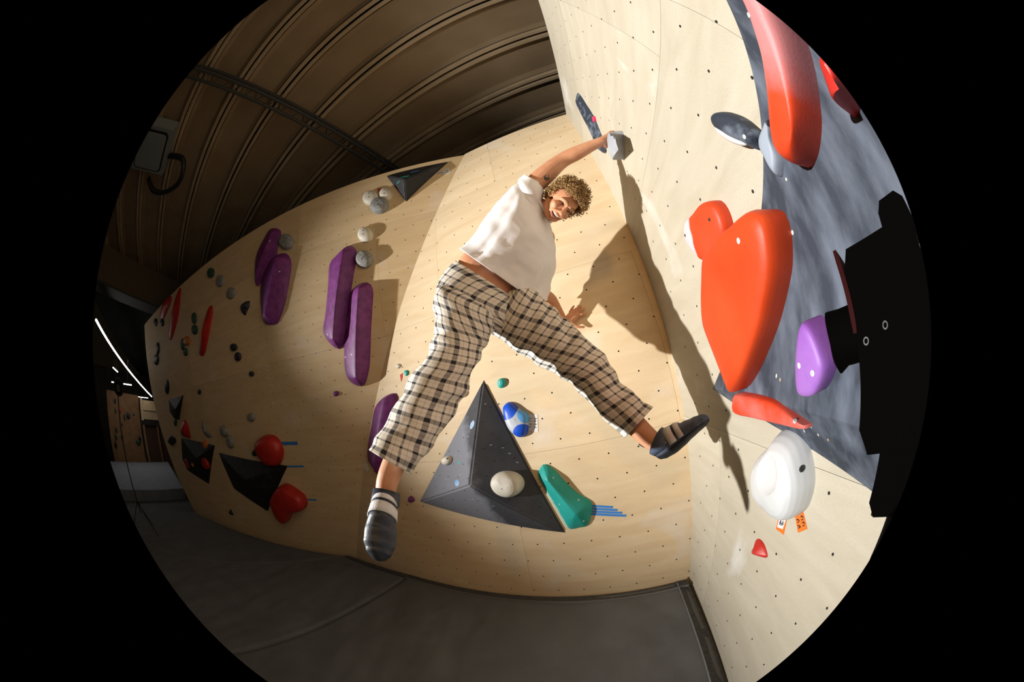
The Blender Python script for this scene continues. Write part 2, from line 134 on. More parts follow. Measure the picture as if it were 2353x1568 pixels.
 'gr4': {'o': [[-2.9751, 3.0807], [-2.9892, 3.0525], [-3.0211, 3.0334], [-3.0646, 3.0271], [-3.1114, 3.035], [-3.1522, 3.0557], [-3.1786, 3.0854], [-3.1854, 3.118], [-3.171, 3.1468], [-3.1385, 3.1661], [-3.0944, 3.1719], [-3.0476, 3.1631], [-3.0074, 3.1419], [-2.9816, 3.1125]], 'w': 'L'},
 'orange': {'o': [[-2.8313, 3.241], [-2.8499, 3.2082], [-2.8989, 3.1884], [-2.9692, 3.1855], [-3.0478, 3.2006], [-3.1193, 3.231], [-3.1687, 3.271], [-3.1855, 3.3124], [-3.1658, 3.3466], [-3.1137, 3.3663], [-3.0407, 3.3678], [-2.9617, 3.351], [-2.8926, 3.3199], [-2.8464, 3.2807]], 'w': 'L'},
 'rd1': {'o': [[-1.9871, 3.6235], [-1.897, 3.581], [-1.8862, 3.4486], [-2.021, 3.1618], [-2.2067, 2.9228], [-2.3374, 2.9025], [-2.4386, 2.9525], [-2.4265, 3.049], [-2.2369, 3.3171], [-2.0853, 3.5662]], 'w': 'L'},
 'rd2': {'o': [[-3.5953, 4.4285], [-3.4706, 4.3462], [-3.471, 4.1543], [-3.4678, 3.9653], [-3.6016, 3.735], [-3.8645, 3.5292], [-4.0131, 3.4928], [-4.1482, 3.5891], [-4.0808, 3.7955], [-3.9695, 4.0188], [-3.8691, 4.1878], [-3.7373, 4.3463]], 'w': 'L'},
 'rd3': {'o': [[-4.1297, 4.4242], [-4.0835, 4.2786], [-4.3534, 4.1501], [-4.6124, 4.0698], [-4.9381, 4.1832], [-4.8708, 4.3831], [-4.5595, 4.4792]], 'w': 'L'},
 'rd_low': {'o': [[-4.0147, 1.771], [-3.8546, 1.8934], [-3.6119, 1.9737], [-3.4855, 1.9025], [-3.4291, 1.7841], [-3.4892, 1.6321], [-3.7908, 1.6557], [-3.9904, 1.6811]], 'w': 'L'},
 'rd_round': {'o': [[-1.0461, 1.5605], [-0.9656, 1.6085], [-0.8247, 1.6531], [-0.6776, 1.6596], [-0.5772, 1.6207], [-0.5238, 1.549], [-0.5199, 1.4553], [-0.5742, 1.3609], [-0.6841, 1.2753], [-0.815, 1.2547], [-0.9538, 1.2709], [-1.0071, 1.3337], [-1.0676, 1.4095], [-1.0781, 1.4981]], 'w': 'L'},
 'rd_cone': {'o': [[-1.0828, 0.7827], [-0.8941, 0.934], [-0.7508, 1.0078], [-0.6463, 1.0227], [-0.5596, 0.9777], [-0.4525, 0.912], [-0.3995, 0.8501], [-0.4202, 0.7641], [-0.4852, 0.693], [-0.609, 0.663], [-0.7687, 0.614], [-0.9403, 0.4652], [-1.0347, 0.4463], [-1.1139, 0.519], [-1.1031, 0.6669]], 'w': 'L'},
 'dk_q1': {'o': [[-2.7661, 1.8069], [-2.649, 1.926], [-2.6118, 1.8795], [-2.5604, 1.7578], [-2.4327, 1.7039], [-2.4711, 1.6444], [-2.6295, 1.652], [-2.7165, 1.7137]], 'w': 'L'},
 'dk_q2': {'o': [[-1.7921, 1.7487], [-1.8004, 1.7122], [-1.8292, 1.6808], [-1.8728, 1.6605], [-1.923, 1.6556], [-1.9697, 1.6673], [-2.0035, 1.6935], [-2.0176, 1.729], [-2.0088, 1.7665], [-1.9792, 1.7983], [-1.9348, 1.8179], [-1.8846, 1.8217], [-1.8385, 1.8093], [-1.8056, 1.7832]], 'w': 'L'},
 'dk_q3': {'o': [[-1.6696, 1.5976], [-1.6796, 1.5555], [-1.7089, 1.519], [-1.7517, 1.4954], [-1.7997, 1.4895], [-1.8434, 1.5029], [-1.8738, 1.533], [-1.885, 1.5739], [-1.8746, 1.6171], [-1.8449, 1.6538], [-1.8017, 1.6765], [-1.7539, 1.6812], [-1.7107, 1.6671], [-1.6807, 1.6373]], 'w': 'L'},
 'dk_q4': {'o': [[-2.8455, 0.2991], [-2.6721, 0.4072], [-2.6538, 0.3482], [-2.6691, 0.2922]], 'w': 'L'},
 'dk_q5': {'o': [[-1.0667, 1.4323], [-1.0833, 1.4135], [-1.1096, 1.3982], [-1.1408, 1.3895], [-1.1705, 1.3891], [-1.1928, 1.3974], [-1.2031, 1.4126], [-1.1992, 1.4317], [-1.182, 1.4508], [-1.1551, 1.466], [-1.124, 1.4744], [-1.0948, 1.4744], [-1.0731, 1.466], [-1.0631, 1.451]], 'w': 'L'},
 'dk_q6': {'o': [[-2.5134, 2.3681], [-2.5268, 2.3514], [-2.5509, 2.3391], [-2.581, 2.3338], [-2.6111, 2.3364], [-2.6352, 2.3467], [-2.6484, 2.3625], [-2.648, 2.3807], [-2.6342, 2.3977], [-2.6097, 2.4099], [-2.5795, 2.415], [-2.5497, 2.412], [-2.526, 2.4016], [-2.5131, 2.386]], 'w': 'L'},
 'dk_q7': {'o': [[-4.1303, 1.9349], [-4.1649, 1.9025], [-4.2126, 1.8767], [-4.264, 1.8625], [-4.3086, 1.8631], [-4.3371, 1.8786], [-4.3438, 1.9058], [-4.3275, 1.9393], [-4.2919, 1.9721], [-4.2443, 1.9977], [-4.1941, 2.011], [-4.1508, 2.0096], [-4.1228, 1.9941], [-4.1154, 1.9675]], 'w': 'L'},
 'dk_q8': {'o': [[-5.2222, 1.5479], [-4.7553, 1.6757], [-4.5145, 1.6013], [-4.6281, 1.5219], [-4.9552, 1.4734]], 'w': 'L'},
 'quad_a': {'o': [[-4.4762, 2.3951], [-3.4319, 2.3955], [-3.9412, 1.9723], [-4.2795, 2.0095], [-4.5179, 2.1491]], 'w': 'L'},
 'quad_b': {'o': [[-4.06, 1.6371], [-2.3963, 1.5245], [-3.2352, 0.8076], [-4.2675, 0.9839], [-4.3866, 1.2176]], 'w': 'L'},
 'quad_c': {'o': [[-2.3064, 1.4062], [-0.54, 1.256], [-1.41, 0.5468], [-2.1768, 0.8343]], 'w': 'L'},
 'quad_apex': {'o': [[-3.7625, 2.173], [-3.1388, 1.3012], [-1.3899, 1.087]], 'w': 'L'},
 'qb_marks': {'o': [[-2.7767, 1.5237], [-2.9661, 1.2288], [-4.056, 1.1346], [-3.5995, 1.156]], 'w': 'L'},
 'tapes': {'o': [[-0.5268, 1.5466], [-0.2352, 1.5415], [-0.5271, 1.529], [-0.2343, 1.5234], [-0.5507, 1.244], [-0.2521, 1.249], [-0.4345, 0.8068], [-0.2419, 0.8094]], 'w': 'L'},
 'far_edge': {'o': [[-6.8479, 4.4985], [-6.4616, 3.7988], [-6.2704, 3.2349], [-6.0284, 2.5909], [-5.5695, 1.6788], [-5.1584, 1.1096], [-4.765, 0.5654], [-4.8531, -0.0519]], 'w': 'L'},
 'flecks': {'o': [[-0.6803, 2.4711], [-0.6846, 2.4241], [-0.511, 2.4733], [-0.4699, 2.4668], [-0.5075, 2.4229], [-0.2678, 2.4667], [-0.4695, 2.2328], [-0.5081, 2.0292], [-0.0622, 2.417]], 'w': 'L'},
}
BODY = {'handR': [0.8589, 1.1507, 2.9994], 'wristR': [0.7999, 1.1537, 2.9751], 'elbowR': [0.522, 1.2544, 2.9059], 'shR': [0.2847, 1.3145, 2.7521], 'neck': [0.3265, 1.3974, 2.664], 'headc': [0.4409, 1.3202, 2.6208], 'chin': [0.3566, 1.3487, 2.5422], 'shL': [0.353, 1.5962, 2.5672], 'elbowL': [0.2695, 1.756, 2.2951], 'wristL': [0.3652, 1.8767, 2.0638], 'chest': [0.1812, 1.4635, 2.6035], 'waist': [-0.0716, 1.4602, 2.4231], 'pelvis': [-0.087, 1.4789, 2.2844], 'hipR': [-0.1772, 1.4796, 2.2625], 'hipL': [-0.0028, 1.6078, 2.1672], 'thR': [-0.2351, 1.3217, 1.9996], 'kneeR': [-0.3053, 1.2015, 1.84], 'shinR': [-0.4015, 1.0562, 1.6729], 'ankR': [-0.5183, 0.9005, 1.4699], 'footR': [-0.5468, 0.8556, 1.3757], 'thL': [0.164, 1.5012, 1.926], 'kneeL': [0.3128, 1.3848, 1.7081], 'shinL': [0.3907, 1.3057, 1.5408], 'ankL': [0.4867, 1.1805, 1.3456], 'toeR': [-0.5418, 0.6881, 1.2403], 'heelR': [-0.55, 0.903, 1.3765], 'ballR': [-0.5474, 0.7429, 1.2947], 'toeL': [0.7134, 1.0069, 1.3798], 'heelL': [0.4993, 1.1365, 1.2613], 'cuffR': [-0.5175, 0.93, 1.5287], 'cuffL': [0.4753, 1.2182, 1.411], 'eyeR': [0.4156, 1.2685, 2.598], 'eyeL': [0.4561, 1.2898, 2.5477], 'mouth': [0.3746, 1.3024, 2.5493], 'tattoo': [0.3937, 1.2465, 2.7669]}
SHIRT = [[[0.0229, 1.543, 2.324], [0.186, 0.194, -0.1424], [-0.0451, 0.1229, 0.1085]], [[0.0854, 1.5373, 2.3899], [0.1932, 0.1897, -0.1078], [-0.0516, 0.1192, 0.1173]], [[0.1764, 1.4904, 2.499], [0.1735, 0.1733, -0.0894], [-0.0436, 0.1101, 0.1288]], [[0.245, 1.4431, 2.5896], [0.1328, 0.16, -0.0893], [-0.0239, 0.0918, 0.1289]], [[0.3047, 1.4076, 2.6773], [0.0824, 0.144, -0.0873], [-0.0018, 0.0577, 0.0936]], [[0.3372, 1.4011, 2.6762], [0.0415, 0.0879, -0.0584], [0.0041, 0.0429, 0.0674]]]
SLR = [[[0.2401, 1.3817, 2.6873], [0.0692, 0.0669, -0.0567], [-0.0032, 0.073, 0.0822]], [[0.277, 1.3328, 2.7355], [0.0612, 0.0561, -0.0461], [-0.0009, 0.0641, 0.0768]], [[0.3053, 1.306, 2.7781], [0.0579, 0.0445, -0.0295], [-0.0055, 0.0545, 0.0714]], [[0.3263, 1.2936, 2.8108], [0.0531, 0.0376, -0.0196], [-0.0087, 0.0461, 0.0648]]]
SLL = [[[0.3313, 1.5911, 2.5194], [0.0524, -0.004, -0.0131], [0.0181, 0.087, 0.0459]], [[0.2998, 1.6945, 2.3844], [0.0451, -0.0023, -0.0137], [0.0129, 0.0729, 0.0303]], [[0.251, 1.7866, 2.2076], [0.0335, -0.0052, 0.0016], [0.0087, 0.0618, 0.0182]]]
PEL = [[[-0.0597, 1.4991, 2.3096], [0.1413, 0.1175, -0.11], [-0.0314, 0.1079, 0.0749]], [[-0.0824, 1.4916, 2.2633], [0.1745, 0.1176, -0.1094], [-0.0359, 0.1205, 0.0722]], [[-0.1385, 1.4885, 2.1675], [0.1814, 0.1267, -0.1071], [-0.0471, 0.125, 0.0682]], [[-0.1373, 1.4969, 2.0687], [0.1186, 0.0903, -0.065], [-0.0386, 0.0816, 0.0429]]]
LEGR = [[[-0.1621, 1.4949, 2.2981], [0.0803, 0.0671, -0.0621], [-0.0217, 0.0647, 0.0418]], [[-0.1852, 1.4188, 2.1962], [0.1237, 0.0871, -0.0764], [-0.041, 0.1127, 0.062]], [[-0.2087, 1.3823, 2.0897], [0.1195, 0.0766, -0.0724], [-0.0412, 0.1123, 0.0509]], [[-0.2406, 1.3351, 1.9811], [0.1027, 0.0549, -0.0456], [-0.0421, 0.1087, 0.0361]], [[-0.2905, 1.2242, 1.8557], [0.0936, 0.0431, -0.0368], [-0.0402, 0.1056, 0.0214]], [[-0.3324, 1.1791, 1.7854], [0.095, 0.0467, -0.0475], [-0.0418, 0.1006, 0.0154]], [[-0.4128, 1.0785, 1.6586], [0.0872, 0.0432, -0.0473], [-0.0456, 0.0946, 0.0023]], [[-0.4765, 0.9868, 1.5712], [0.0704, 0.0344, -0.0468], [-0.0476, 0.0877, -0.0071]], [[-0.5167, 0.9226, 1.5207], [0.0572, 0.0259, -0.0524], [-0.0454, 0.0768, -0.0116]]]
LEGL = [[[-0.0515, 1.6131, 2.2346], [0.0831, -0.0107, 0.0696], [-0.0081, 0.0767, 0.0214]], [[0.0191, 1.5557, 2.1394], [0.1073, -0.0153, 0.1182], [-0.01, 0.1351, 0.0266]], [[0.141, 1.5134, 1.9741], [0.1123, -0.0034, 0.0959], [-0.005, 0.1295, 0.0105]], [[0.256, 1.4604, 1.8271], [0.103, 0.0004, 0.0711], [0.0008, 0.12, -0.0019]], [[0.3379, 1.3759, 1.6875], [0.0936, -0.0025, 0.0281], [0.0045, 0.1047, -0.0058]], [[0.3641, 1.3311, 1.6037], [0.0871, -0.0069, 0.023], [0.0099, 0.094, -0.0094]], [[0.411, 1.2827, 1.5116], [0.0799, -0.0114, 0.0273], [0.0171, 0.0851, -0.0143]], [[0.472, 1.2147, 1.4164], [0.0757, -0.0059, 0.0452], [0.0208, 0.0821, -0.0241]]]
HANDL = {'wrist': [0.3683, 1.8814, 2.0612], 'palm': [0.4125, 1.8785, 2.0786], 'k1': [0.4317, 1.894, 2.1288], 't1': [0.4682, 1.9015, 2.1647], 'k2': [0.4539, 1.8805, 2.1265], 't2': [0.5125, 1.8841, 2.1518], 'k3': [0.4703, 1.8727, 2.1114], 't3': [0.5295, 1.8752, 2.128], 'k4': [0.4734, 1.8691, 2.091], 't4': [0.5272, 1.8712, 2.0896], 'th0': [0.4134, 1.8683, 2.042], 'th1': [0.4411, 1.8602, 2.0128], 'th2': [0.4879, 1.8633, 2.0002]}
HANDR = {'wrist': [0.7999, 1.1537, 2.9751], 'palm': [0.8302, 1.1453, 2.993], 'palm2': [0.8244, 1.1698, 2.9749], 'k0': [0.8495, 1.1279, 3.0103], 'm0': [0.8752, 1.1197, 3.0298], 't0': [0.9112, 1.1338, 3.0527], 'k1': [0.8508, 1.1368, 3.002], 'm1': [0.8737, 1.132, 3.0205], 't1': [0.9042, 1.1508, 3.0431], 'k2': [0.8488, 1.1512, 2.9907], 'm2': [0.8686, 1.1524, 3.0063], 't2': [0.8966, 1.1725, 3.0296], 'k3': [0.8444, 1.1663, 2.9801], 'm3': [0.8635, 1.1726, 2.9918], 't3': [0.8885, 1.1964, 3.0138], 'th0': [0.8001, 1.1662, 2.9488], 'th1': [0.8153, 1.1777, 2.9435], 'th2': [0.8411, 1.1898, 2.9608]}
RIG = {'body': [0.3982, 0.0777, 1.5715], 'lens': [0.3649, 0.1579, 1.6358], 'body_top': [0.4145, 0.067, 1.6904], 'low': [0.3454, 0.0046, 1.4411], 'ring1': [0.3559, 0.073, 1.6102], 'ring2': [0.3465, 0.1112, 1.6131]}
HEAD = [[0.523, 0.6923, -0.4972], [-0.0896, -0.5354, -0.8398], [0.8476, -0.4838, 0.218]]
FL = {'seam': [[-1.482, 2.239], [-1.731, 1.589], [-2.011, 0.972], [-2.218, 0.507], [-2.361, 0.234]], 'hem': [[-1.086, 1.992], [-0.355, 1.783], [0.274, 1.583], [0.777, 1.47]], 'hemr': [[0.817, 1.539], [0.69, 1.053], [0.517, 0.491]], 'near': [[-0.403, 0.915], [-1.944, 0.171]]}

# ------------------------------------------------------------------ materials
def srgb(r, g, b):
    f = lambda c: (c / 255 / 12.92) if c / 255 <= 0.04045 else ((c / 255 + 0.055) / 1.055) ** 2.4
    return (f(r), f(g), f(b))

MATS = {}
def mat(name, col, rough=0.6, col2=None, scale=6.0, bump=0.0, bscale=40.0, spec=0.4, rand=0.0, lo=0.35, hi=0.65, detail=4.0, emit=None, stretch=None):
    """Procedural surface: colour mixed with a second one by noise, optional fine relief, optional per-object tone."""
    if name in MATS:
        return MATS[name]
    m = bpy.data.materials.new(name)
    MATS[name] = m
    m.use_nodes = True
    nt = m.node_tree
    N, Lk = nt.nodes, nt.links
    b = N['Principled BSDF']
    b.inputs['Roughness'].default_value = rough
    b.inputs['Specular IOR Level'].default_value = spec
    b.inputs['Base Color'].default_value = (*col, 1)
    tc = N.new('ShaderNodeTexCoord')
    src = tc.outputs['Object']
    if stretch:
        mp = N.new('ShaderNodeMapping')
        mp.inputs['Scale'].default_value = stretch
        Lk.new(src, mp.inputs['Vector'])
        src = mp.outputs['Vector']
    out = None
    if col2 is not None:
        nz = N.new('ShaderNodeTexNoise')
        nz.inputs['Scale'].default_value = scale
        nz.inputs['Detail'].default_value = detail
        Lk.new(src, nz.inputs['Vector'])
        rp = N.new('ShaderNodeValToRGB')
        rp.color_ramp.elements[0].position = lo
        rp.color_ramp.elements[1].position = hi
        rp.color_ramp.elements[0].color = (*col, 1)
        rp.color_ramp.elements[1].color = (*col2, 1)
        Lk.new(nz.outputs['Fac'], rp.inputs['Fac'])
        out = rp.outputs['Color']
    if rand > 0:
        oi = N.new('ShaderNodeObjectInfo')
        mr = N.new('ShaderNodeMapRange')
        mr.inputs['To Min'].default_value = 1 - rand
        mr.inputs['To Max'].default_value = 1 + rand * 0.4
        Lk.new(oi.outputs['Random'], mr.inputs['Value'])
        mx = N.new('ShaderNodeVectorMath')
        mx.operation = 'SCALE'
        if out is not None:
            Lk.new(out, mx.inputs[0])
        else:
            mx.inputs[0].default_value = col
        Lk.new(mr.outputs['Result'], mx.inputs['Scale'])
        out = mx.outputs['Vector']
    if out is not None:
        Lk.new(out, b.inputs['Base Color'])
    if bump > 0:
        n2 = N.new('ShaderNodeTexNoise')
        n2.inputs['Scale'].default_value = bscale
        n2.inputs['Detail'].default_value = 6
        Lk.new(tc.outputs['Object'], n2.inputs['Vector'])
        bp = N.new('ShaderNodeBump')
        bp.inputs['Strength'].default_value = bump
        bp.inputs['Distance'].default_value = 0.01
        Lk.new(n2.outputs['Fac'], bp.inputs['Height'])
        Lk.new(bp.outputs['Normal'], b.inputs['Normal'])
    if emit:
        b.inputs['Emission Color'].default_value = (*emit[0], 1)
        b.inputs['Emission Strength'].default_value = emit[1]
    return m

def plywood(name, base, light, chalk):
    """Birch plywood: long soft grain, fine flecks and chalky hand marks, a slightly different tone on every sheet."""
    m = bpy.data.materials.new(name)
    m.use_nodes = True
    nt = m.node_tree
    N, Lk = nt.nodes, nt.links
    b = N['Principled BSDF']
    b.inputs['Roughness'].default_value = 0.62
    b.inputs['Specular IOR Level'].default_value = 0.25
    tc = N.new('ShaderNodeTexCoord')
    oi = N.new('ShaderNodeObjectInfo')
    off = N.new('ShaderNodeVectorMath')
    off.operation = 'MULTIPLY_ADD'
    Lk.new(oi.outputs['Random'], off.inputs[0])
    off.inputs[1].default_value = (37, 11, 23)
    Lk.new(tc.outputs['Object'], off.inputs[2])
    mp = N.new('ShaderNodeMapping')
    mp.inputs['Scale'].default_value = (0.9, 0.9, 5.0)
    Lk.new(off.outputs[0], mp.inputs['Vector'])
    def nzr(vec, s, d, p0, p1, c0, c1, dist=0.0):
        n = N.new('ShaderNodeTexNoise')
        n.inputs['Scale'].default_value = s
        n.inputs['Detail'].default_value = d
        n.inputs['Distortion'].default_value = dist
        Lk.new(vec, n.inputs['Vector'])
        r = N.new('ShaderNodeValToRGB')
        r.color_ramp.elements[0].position = p0
        r.color_ramp.elements[1].position = p1
        r.color_ramp.elements[0].color = (*c0, 1)
        r.color_ramp.elements[1].color = (*c1, 1)
        Lk.new(n.outputs['Fac'], r.inputs['Fac'])
        return r.outputs['Color']
    grain = nzr(mp.outputs['Vector'], 2.2, 6, 0.30, 0.70, base, light, 0.8)
    fleck = nzr(tc.outputs['Object'], 300, 3, 0.30, 0.52, (0.88, 0.85, 0.80), (1, 1, 1))
    mul = N.new('ShaderNodeMix')
    mul.data_type = 'RGBA'
    mul.blend_type = 'MULTIPLY'
    mul.inputs['Factor'].default_value = 1.0
    Lk.new(grain, mul.inputs[6])
    Lk.new(fleck, mul.inputs[7])
    ck = nzr(tc.outputs['Object'], 1.9, 5, 0.60, 0.74, (0, 0, 0), (chalk, chalk, chalk), 0.4)
    mix = N.new('ShaderNodeMix')
    mix.data_type = 'RGBA'
    Lk.new(ck, mix.inputs['Factor'])
    Lk.new(mul.outputs[2], mix.inputs[6])
    mix.inputs[7].default_value = (0.80, 0.80, 0.80, 1)
    mr = N.new('ShaderNodeMapRange')
    mr.inputs['To Min'].default_value = 0.90
    mr.inputs['To Max'].default_value = 1.05
    Lk.new(oi.outputs['Random'], mr.inputs['Value'])
    sca = N.new('ShaderNodeVectorMath')
    sca.operation = 'SCALE'
    Lk.new(mix.outputs[2], sca.inputs[0])
    Lk.new(mr.outputs['Result'], sca.inputs['Scale'])
    Lk.new(sca.outputs['Vector'], b.inputs['Base Color'])
    MATS[name] = m
    return m

PLY_C = plywood('birch_plywood', (0.74, 0.575, 0.36), (0.83, 0.68, 0.46), 0.45)
PLY_L = plywood('warm_lit_plywood', (0.70, 0.51, 0.285), (0.78, 0.60, 0.365), 0.25)  # orange cast of warm hall light put into the wood colour
PLY_R = plywood('chalked_plywood', (0.46, 0.415, 0.32), (0.53, 0.485, 0.39), 0.5)
M_BACK = mat('raw_timber', (0.16, 0.10, 0.05), 0.8)
M_HOLE = mat('bolt_hole_dark', (0.012, 0.010, 0.008), 0.9)
CH = (0.62, 0.62, 0.66)
M_RED = mat('orange_red_resin', (0.52, 0.042, 0.004), 0.5, (0.58, 0.060, 0.010), 5, bump=0.05, bscale=160)
M_REDCH = mat('chalked_orange_red_resin', (0.60, 0.045, 0.010), 0.55, (0.62, 0.22, 0.20), 4.5, bump=0.05, bscale=160, lo=0.42, hi=0.72)
M_REDD = mat('crimson_resin', (0.42, 0.018, 0.012), 0.4, (0.50, 0.03, 0.02), 8, bump=0.05, bscale=120)
M_PUR = mat('plum_resin', (0.125, 0.016, 0.130), 0.5, (0.20, 0.035, 0.20), 14, bump=0.12, bscale=130)
M_VIO = mat('violet_resin', (0.25, 0.085, 0.42), 0.5, (0.32, 0.14, 0.47), 8, bump=0.05, bscale=130)
M_WHT = mat('white_resin', (0.60, 0.61, 0.61), 0.45, (0.53, 0.54, 0.54), 5, bump=0.03, bscale=120)
M_CREAM = mat('cream_resin', (0.72, 0.68, 0.58), 0.5, (0.60, 0.55, 0.45), 9, bump=0.06, bscale=120)
M_GREY = mat('speckled_grey_resin', (0.17, 0.175, 0.165), 0.65, (0.32, 0.32, 0.30), 60, bump=0.25, bscale=90)
M_LGREY = mat('light_grey_resin', (0.33, 0.36, 0.40), 0.6, (0.42, 0.44, 0.48), 14, bump=0.1, bscale=120)
M_TEAL = mat('teal_resin', (0.012, 0.34, 0.30), 0.5, (0.03, 0.42, 0.37), 9, bump=0.08, bscale=140)
M_TEALL = mat('chalky_teal_resin', (0.22, 0.55, 0.52), 0.6, (0.45, 0.68, 0.66), 9)
M_BLUE = mat('cobalt_resin', (0.008, 0.085, 0.62), 0.35, (0.015, 0.12, 0.70), 9)
M_LBLUE = mat('sky_resin', (0.12, 0.38, 0.78), 0.4, (0.45, 0.55, 0.65), 14)
M_BLK = mat('black_resin', (0.012, 0.014, 0.018), 0.5, (0.035, 0.04, 0.05), 18, bump=0.12, bscale=90)
M_SLATE = mat('chalked_navy_black_resin', (0.022, 0.030, 0.045), 0.6, (0.20, 0.24, 0.30), 16, bump=0.2, bscale=90, lo=0.48, hi=0.78)
M_VOL = mat('charcoal_painted_volume', (0.034, 0.036, 0.044), 0.7, (0.13, 0.135, 0.16), 11, bump=0.3, bscale=260, lo=0.42, hi=0.85, detail=8)
M_VOLB = mat('black_painted_volume', (0.010, 0.011, 0.013), 0.55, (0.035, 0.036, 0.04), 12, bump=0.2, bscale=200, lo=0.5, hi=0.8)
M_WEDGE = mat('chalk_streaked_slate_paint', (0.030, 0.038, 0.055), 0.75, (0.17, 0.20, 0.255), 13, bump=0.2, bscale=220, lo=0.40, hi=0.84, detail=10, stretch=(1.6, 1.0, 0.38))
M_STEEL = mat('steel_bolt', (0.55, 0.56, 0.58), 0.3, spec=0.8)
M_DBOLT = mat('dark_bolt', (0.03, 0.03, 0.03), 0.5)
M_TBLUE = mat('blue_tape', (0.05, 0.24, 0.66), 0.6)
M_TAPEW = mat('white_paper', (0.78, 0.78, 0.78), 0.7)
M_ORTAG = mat('orange_card', (0.75, 0.16, 0.02), 0.6)
M_INK = mat('black_ink', (0.02, 0.02, 0.025), 0.7)
M_REDINK = mat('red_ink', (0.5, 0.03, 0.02), 0.7)
M_CHALK = mat('chalk_white', (0.85, 0.85, 0.85), 0.9)
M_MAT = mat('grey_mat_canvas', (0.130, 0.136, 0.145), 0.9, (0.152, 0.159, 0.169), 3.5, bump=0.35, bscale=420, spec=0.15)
M_HEM = mat('dark_mat_webbing', (0.070, 0.074, 0.080), 0.9, (0.10, 0.105, 0.112), 30, bump=0.4, bscale=300, spec=0.15)
M_THREAD = mat('grey_stitching', (0.22, 0.22, 0.22), 0.9)
M_ROOF = mat('brown_roof_sheet', (0.25, 0.172, 0.095), 0.7, (0.30, 0.21, 0.12), 2.0, rand=0.12)
M_LIP = mat('roof_rib_steel', (0.36, 0.265, 0.16), 0.55, (0.42, 0.31, 0.19), 3)
M_GROOVE = mat('roof_groove', (0.006, 0.005, 0.004), 0.9)
M_TRUSS = mat('truss_steel', (0.045, 0.043, 0.038), 0.6)
M_LED = mat('lamp_diffuser', (1, 1, 1), 0.5, emit=((1.0, 0.98, 0.95), 9.0))
M_DARKW = mat('dark_hall_wall', (0.05, 0.042, 0.035), 0.8, (0.075, 0.06, 0.045), 1.5)
M_FARWOOD = mat('far_brown_board', (0.24, 0.12, 0.05), 0.7, (0.30, 0.16, 0.07), 2.5)
M_FARLIGHT = mat('far_pale_board', (0.55, 0.40, 0.22), 0.7, (0.62, 0.46, 0.27), 3)
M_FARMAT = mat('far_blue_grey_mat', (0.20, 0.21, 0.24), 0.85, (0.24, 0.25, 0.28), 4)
M_UNIT = mat('pale_unit_shell', (0.20, 0.225, 0.225), 0.5)
M_RIG = mat('black_camera_shell', (0.0012, 0.0011, 0.001), 0.9, spec=0.02)
M_RIGRED = mat('dark_red_trim', (0.02, 0.0008, 0.0008), 0.6, spec=0.05)

def worn_or_lit(name, base, second, point, direction, width, origin, rough=0.5, grain=9.0, amount=1.0):
    """one colour giving way to a second (chalk wear, a moulded colour change, painted-in light) across a line on the object"""
    m = mat(name, base, rough, tuple(min(1, c * 1.12 + 0.01) for c in base), 6, bump=0.06, bscale=150)
    N, Lk = m.node_tree.nodes, m.node_tree.links
    bs = N['Principled BSDF']
    tc = N.new('ShaderNodeTexCoord')
    sub = N.new('ShaderNodeVectorMath')
    sub.operation = 'SUBTRACT'
    Lk.new(tc.outputs['Object'], sub.inputs[0])
    sub.inputs[1].default_value = tuple(Vector(point) - Vector(origin))
    dot = N.new('ShaderNodeVectorMath')
    dot.operation = 'DOT_PRODUCT'
    Lk.new(sub.outputs[0], dot.inputs[0])
    dot.inputs[1].default_value = tuple(Vector(direction).normalized())
    nz = N.new('ShaderNodeTexNoise')
    nz.inputs['Scale'].default_value = grain
    nz.inputs['Detail'].default_value = 6
    Lk.new(tc.outputs['Object'], nz.inputs['Vector'])
    ma = N.new('ShaderNodeMath')
    ma.operation = 'MULTIPLY_ADD'
    Lk.new(nz.outputs['Fac'], ma.inputs[0])
    ma.inputs[1].default_value = width * 1.6
    Lk.new(dot.outputs['Value'], ma.inputs[2])
    mr = N.new('ShaderNodeMapRange')
    mr.interpolation_type = 'SMOOTHSTEP'
    mr.inputs['From Min'].default_value = width * 0.3
    mr.inputs['From Max'].default_value = width * 1.3
    mr.inputs['To Max'].default_value = amount
    Lk.new(ma.outputs[0], mr.inputs['Value'])
    mx = N.new('ShaderNodeMix')
    mx.data_type = 'RGBA'
    Lk.new(mr.outputs['Result'], mx.inputs['Factor'])
    Lk.new(bs.inputs['Base Color'].links[0].from_socket, mx.inputs[6])
    mx.inputs[7].default_value = (*second, 1)
    Lk.new(mx.outputs[2], bs.inputs['Base Color'])
    return m

def lobed(name, base, spots, origin, rough=0.4):
    """moulded colour lobes: each spot is (world point, radius, colour)"""
    m = mat(name, base, rough, tuple(c * 0.9 for c in base), 14)
    N, Lk = m.node_tree.nodes, m.node_tree.links
    bs = N['Principled BSDF']
    tc = N.new('ShaderNodeTexCoord')
    for p, r, c in spots:
        di = N.new('ShaderNodeVectorMath')
        di.operation = 'DISTANCE'
        Lk.new(tc.outputs['Object'], di.inputs[0])
        di.inputs[1].default_value = tuple(Vector(p) - Vector(origin))
        mr = N.new('ShaderNodeMapRange')
        mr.inputs['From Min'].default_value = r
        mr.inputs['From Max'].default_value = r * 0.96
        Lk.new(di.outputs['Value'], mr.inputs['Value'])
        mx = N.new('ShaderNodeMix')
        mx.data_type = 'RGBA'
        Lk.new(mr.outputs['Result'], mx.inputs['Factor'])
        Lk.new(bs.inputs['Base Color'].links[0].from_socket, mx.inputs[6])
        mx.inputs[7].default_value = (*c, 1)
        Lk.new(mx.outputs[2], bs.inputs['Base Color'])
    return m

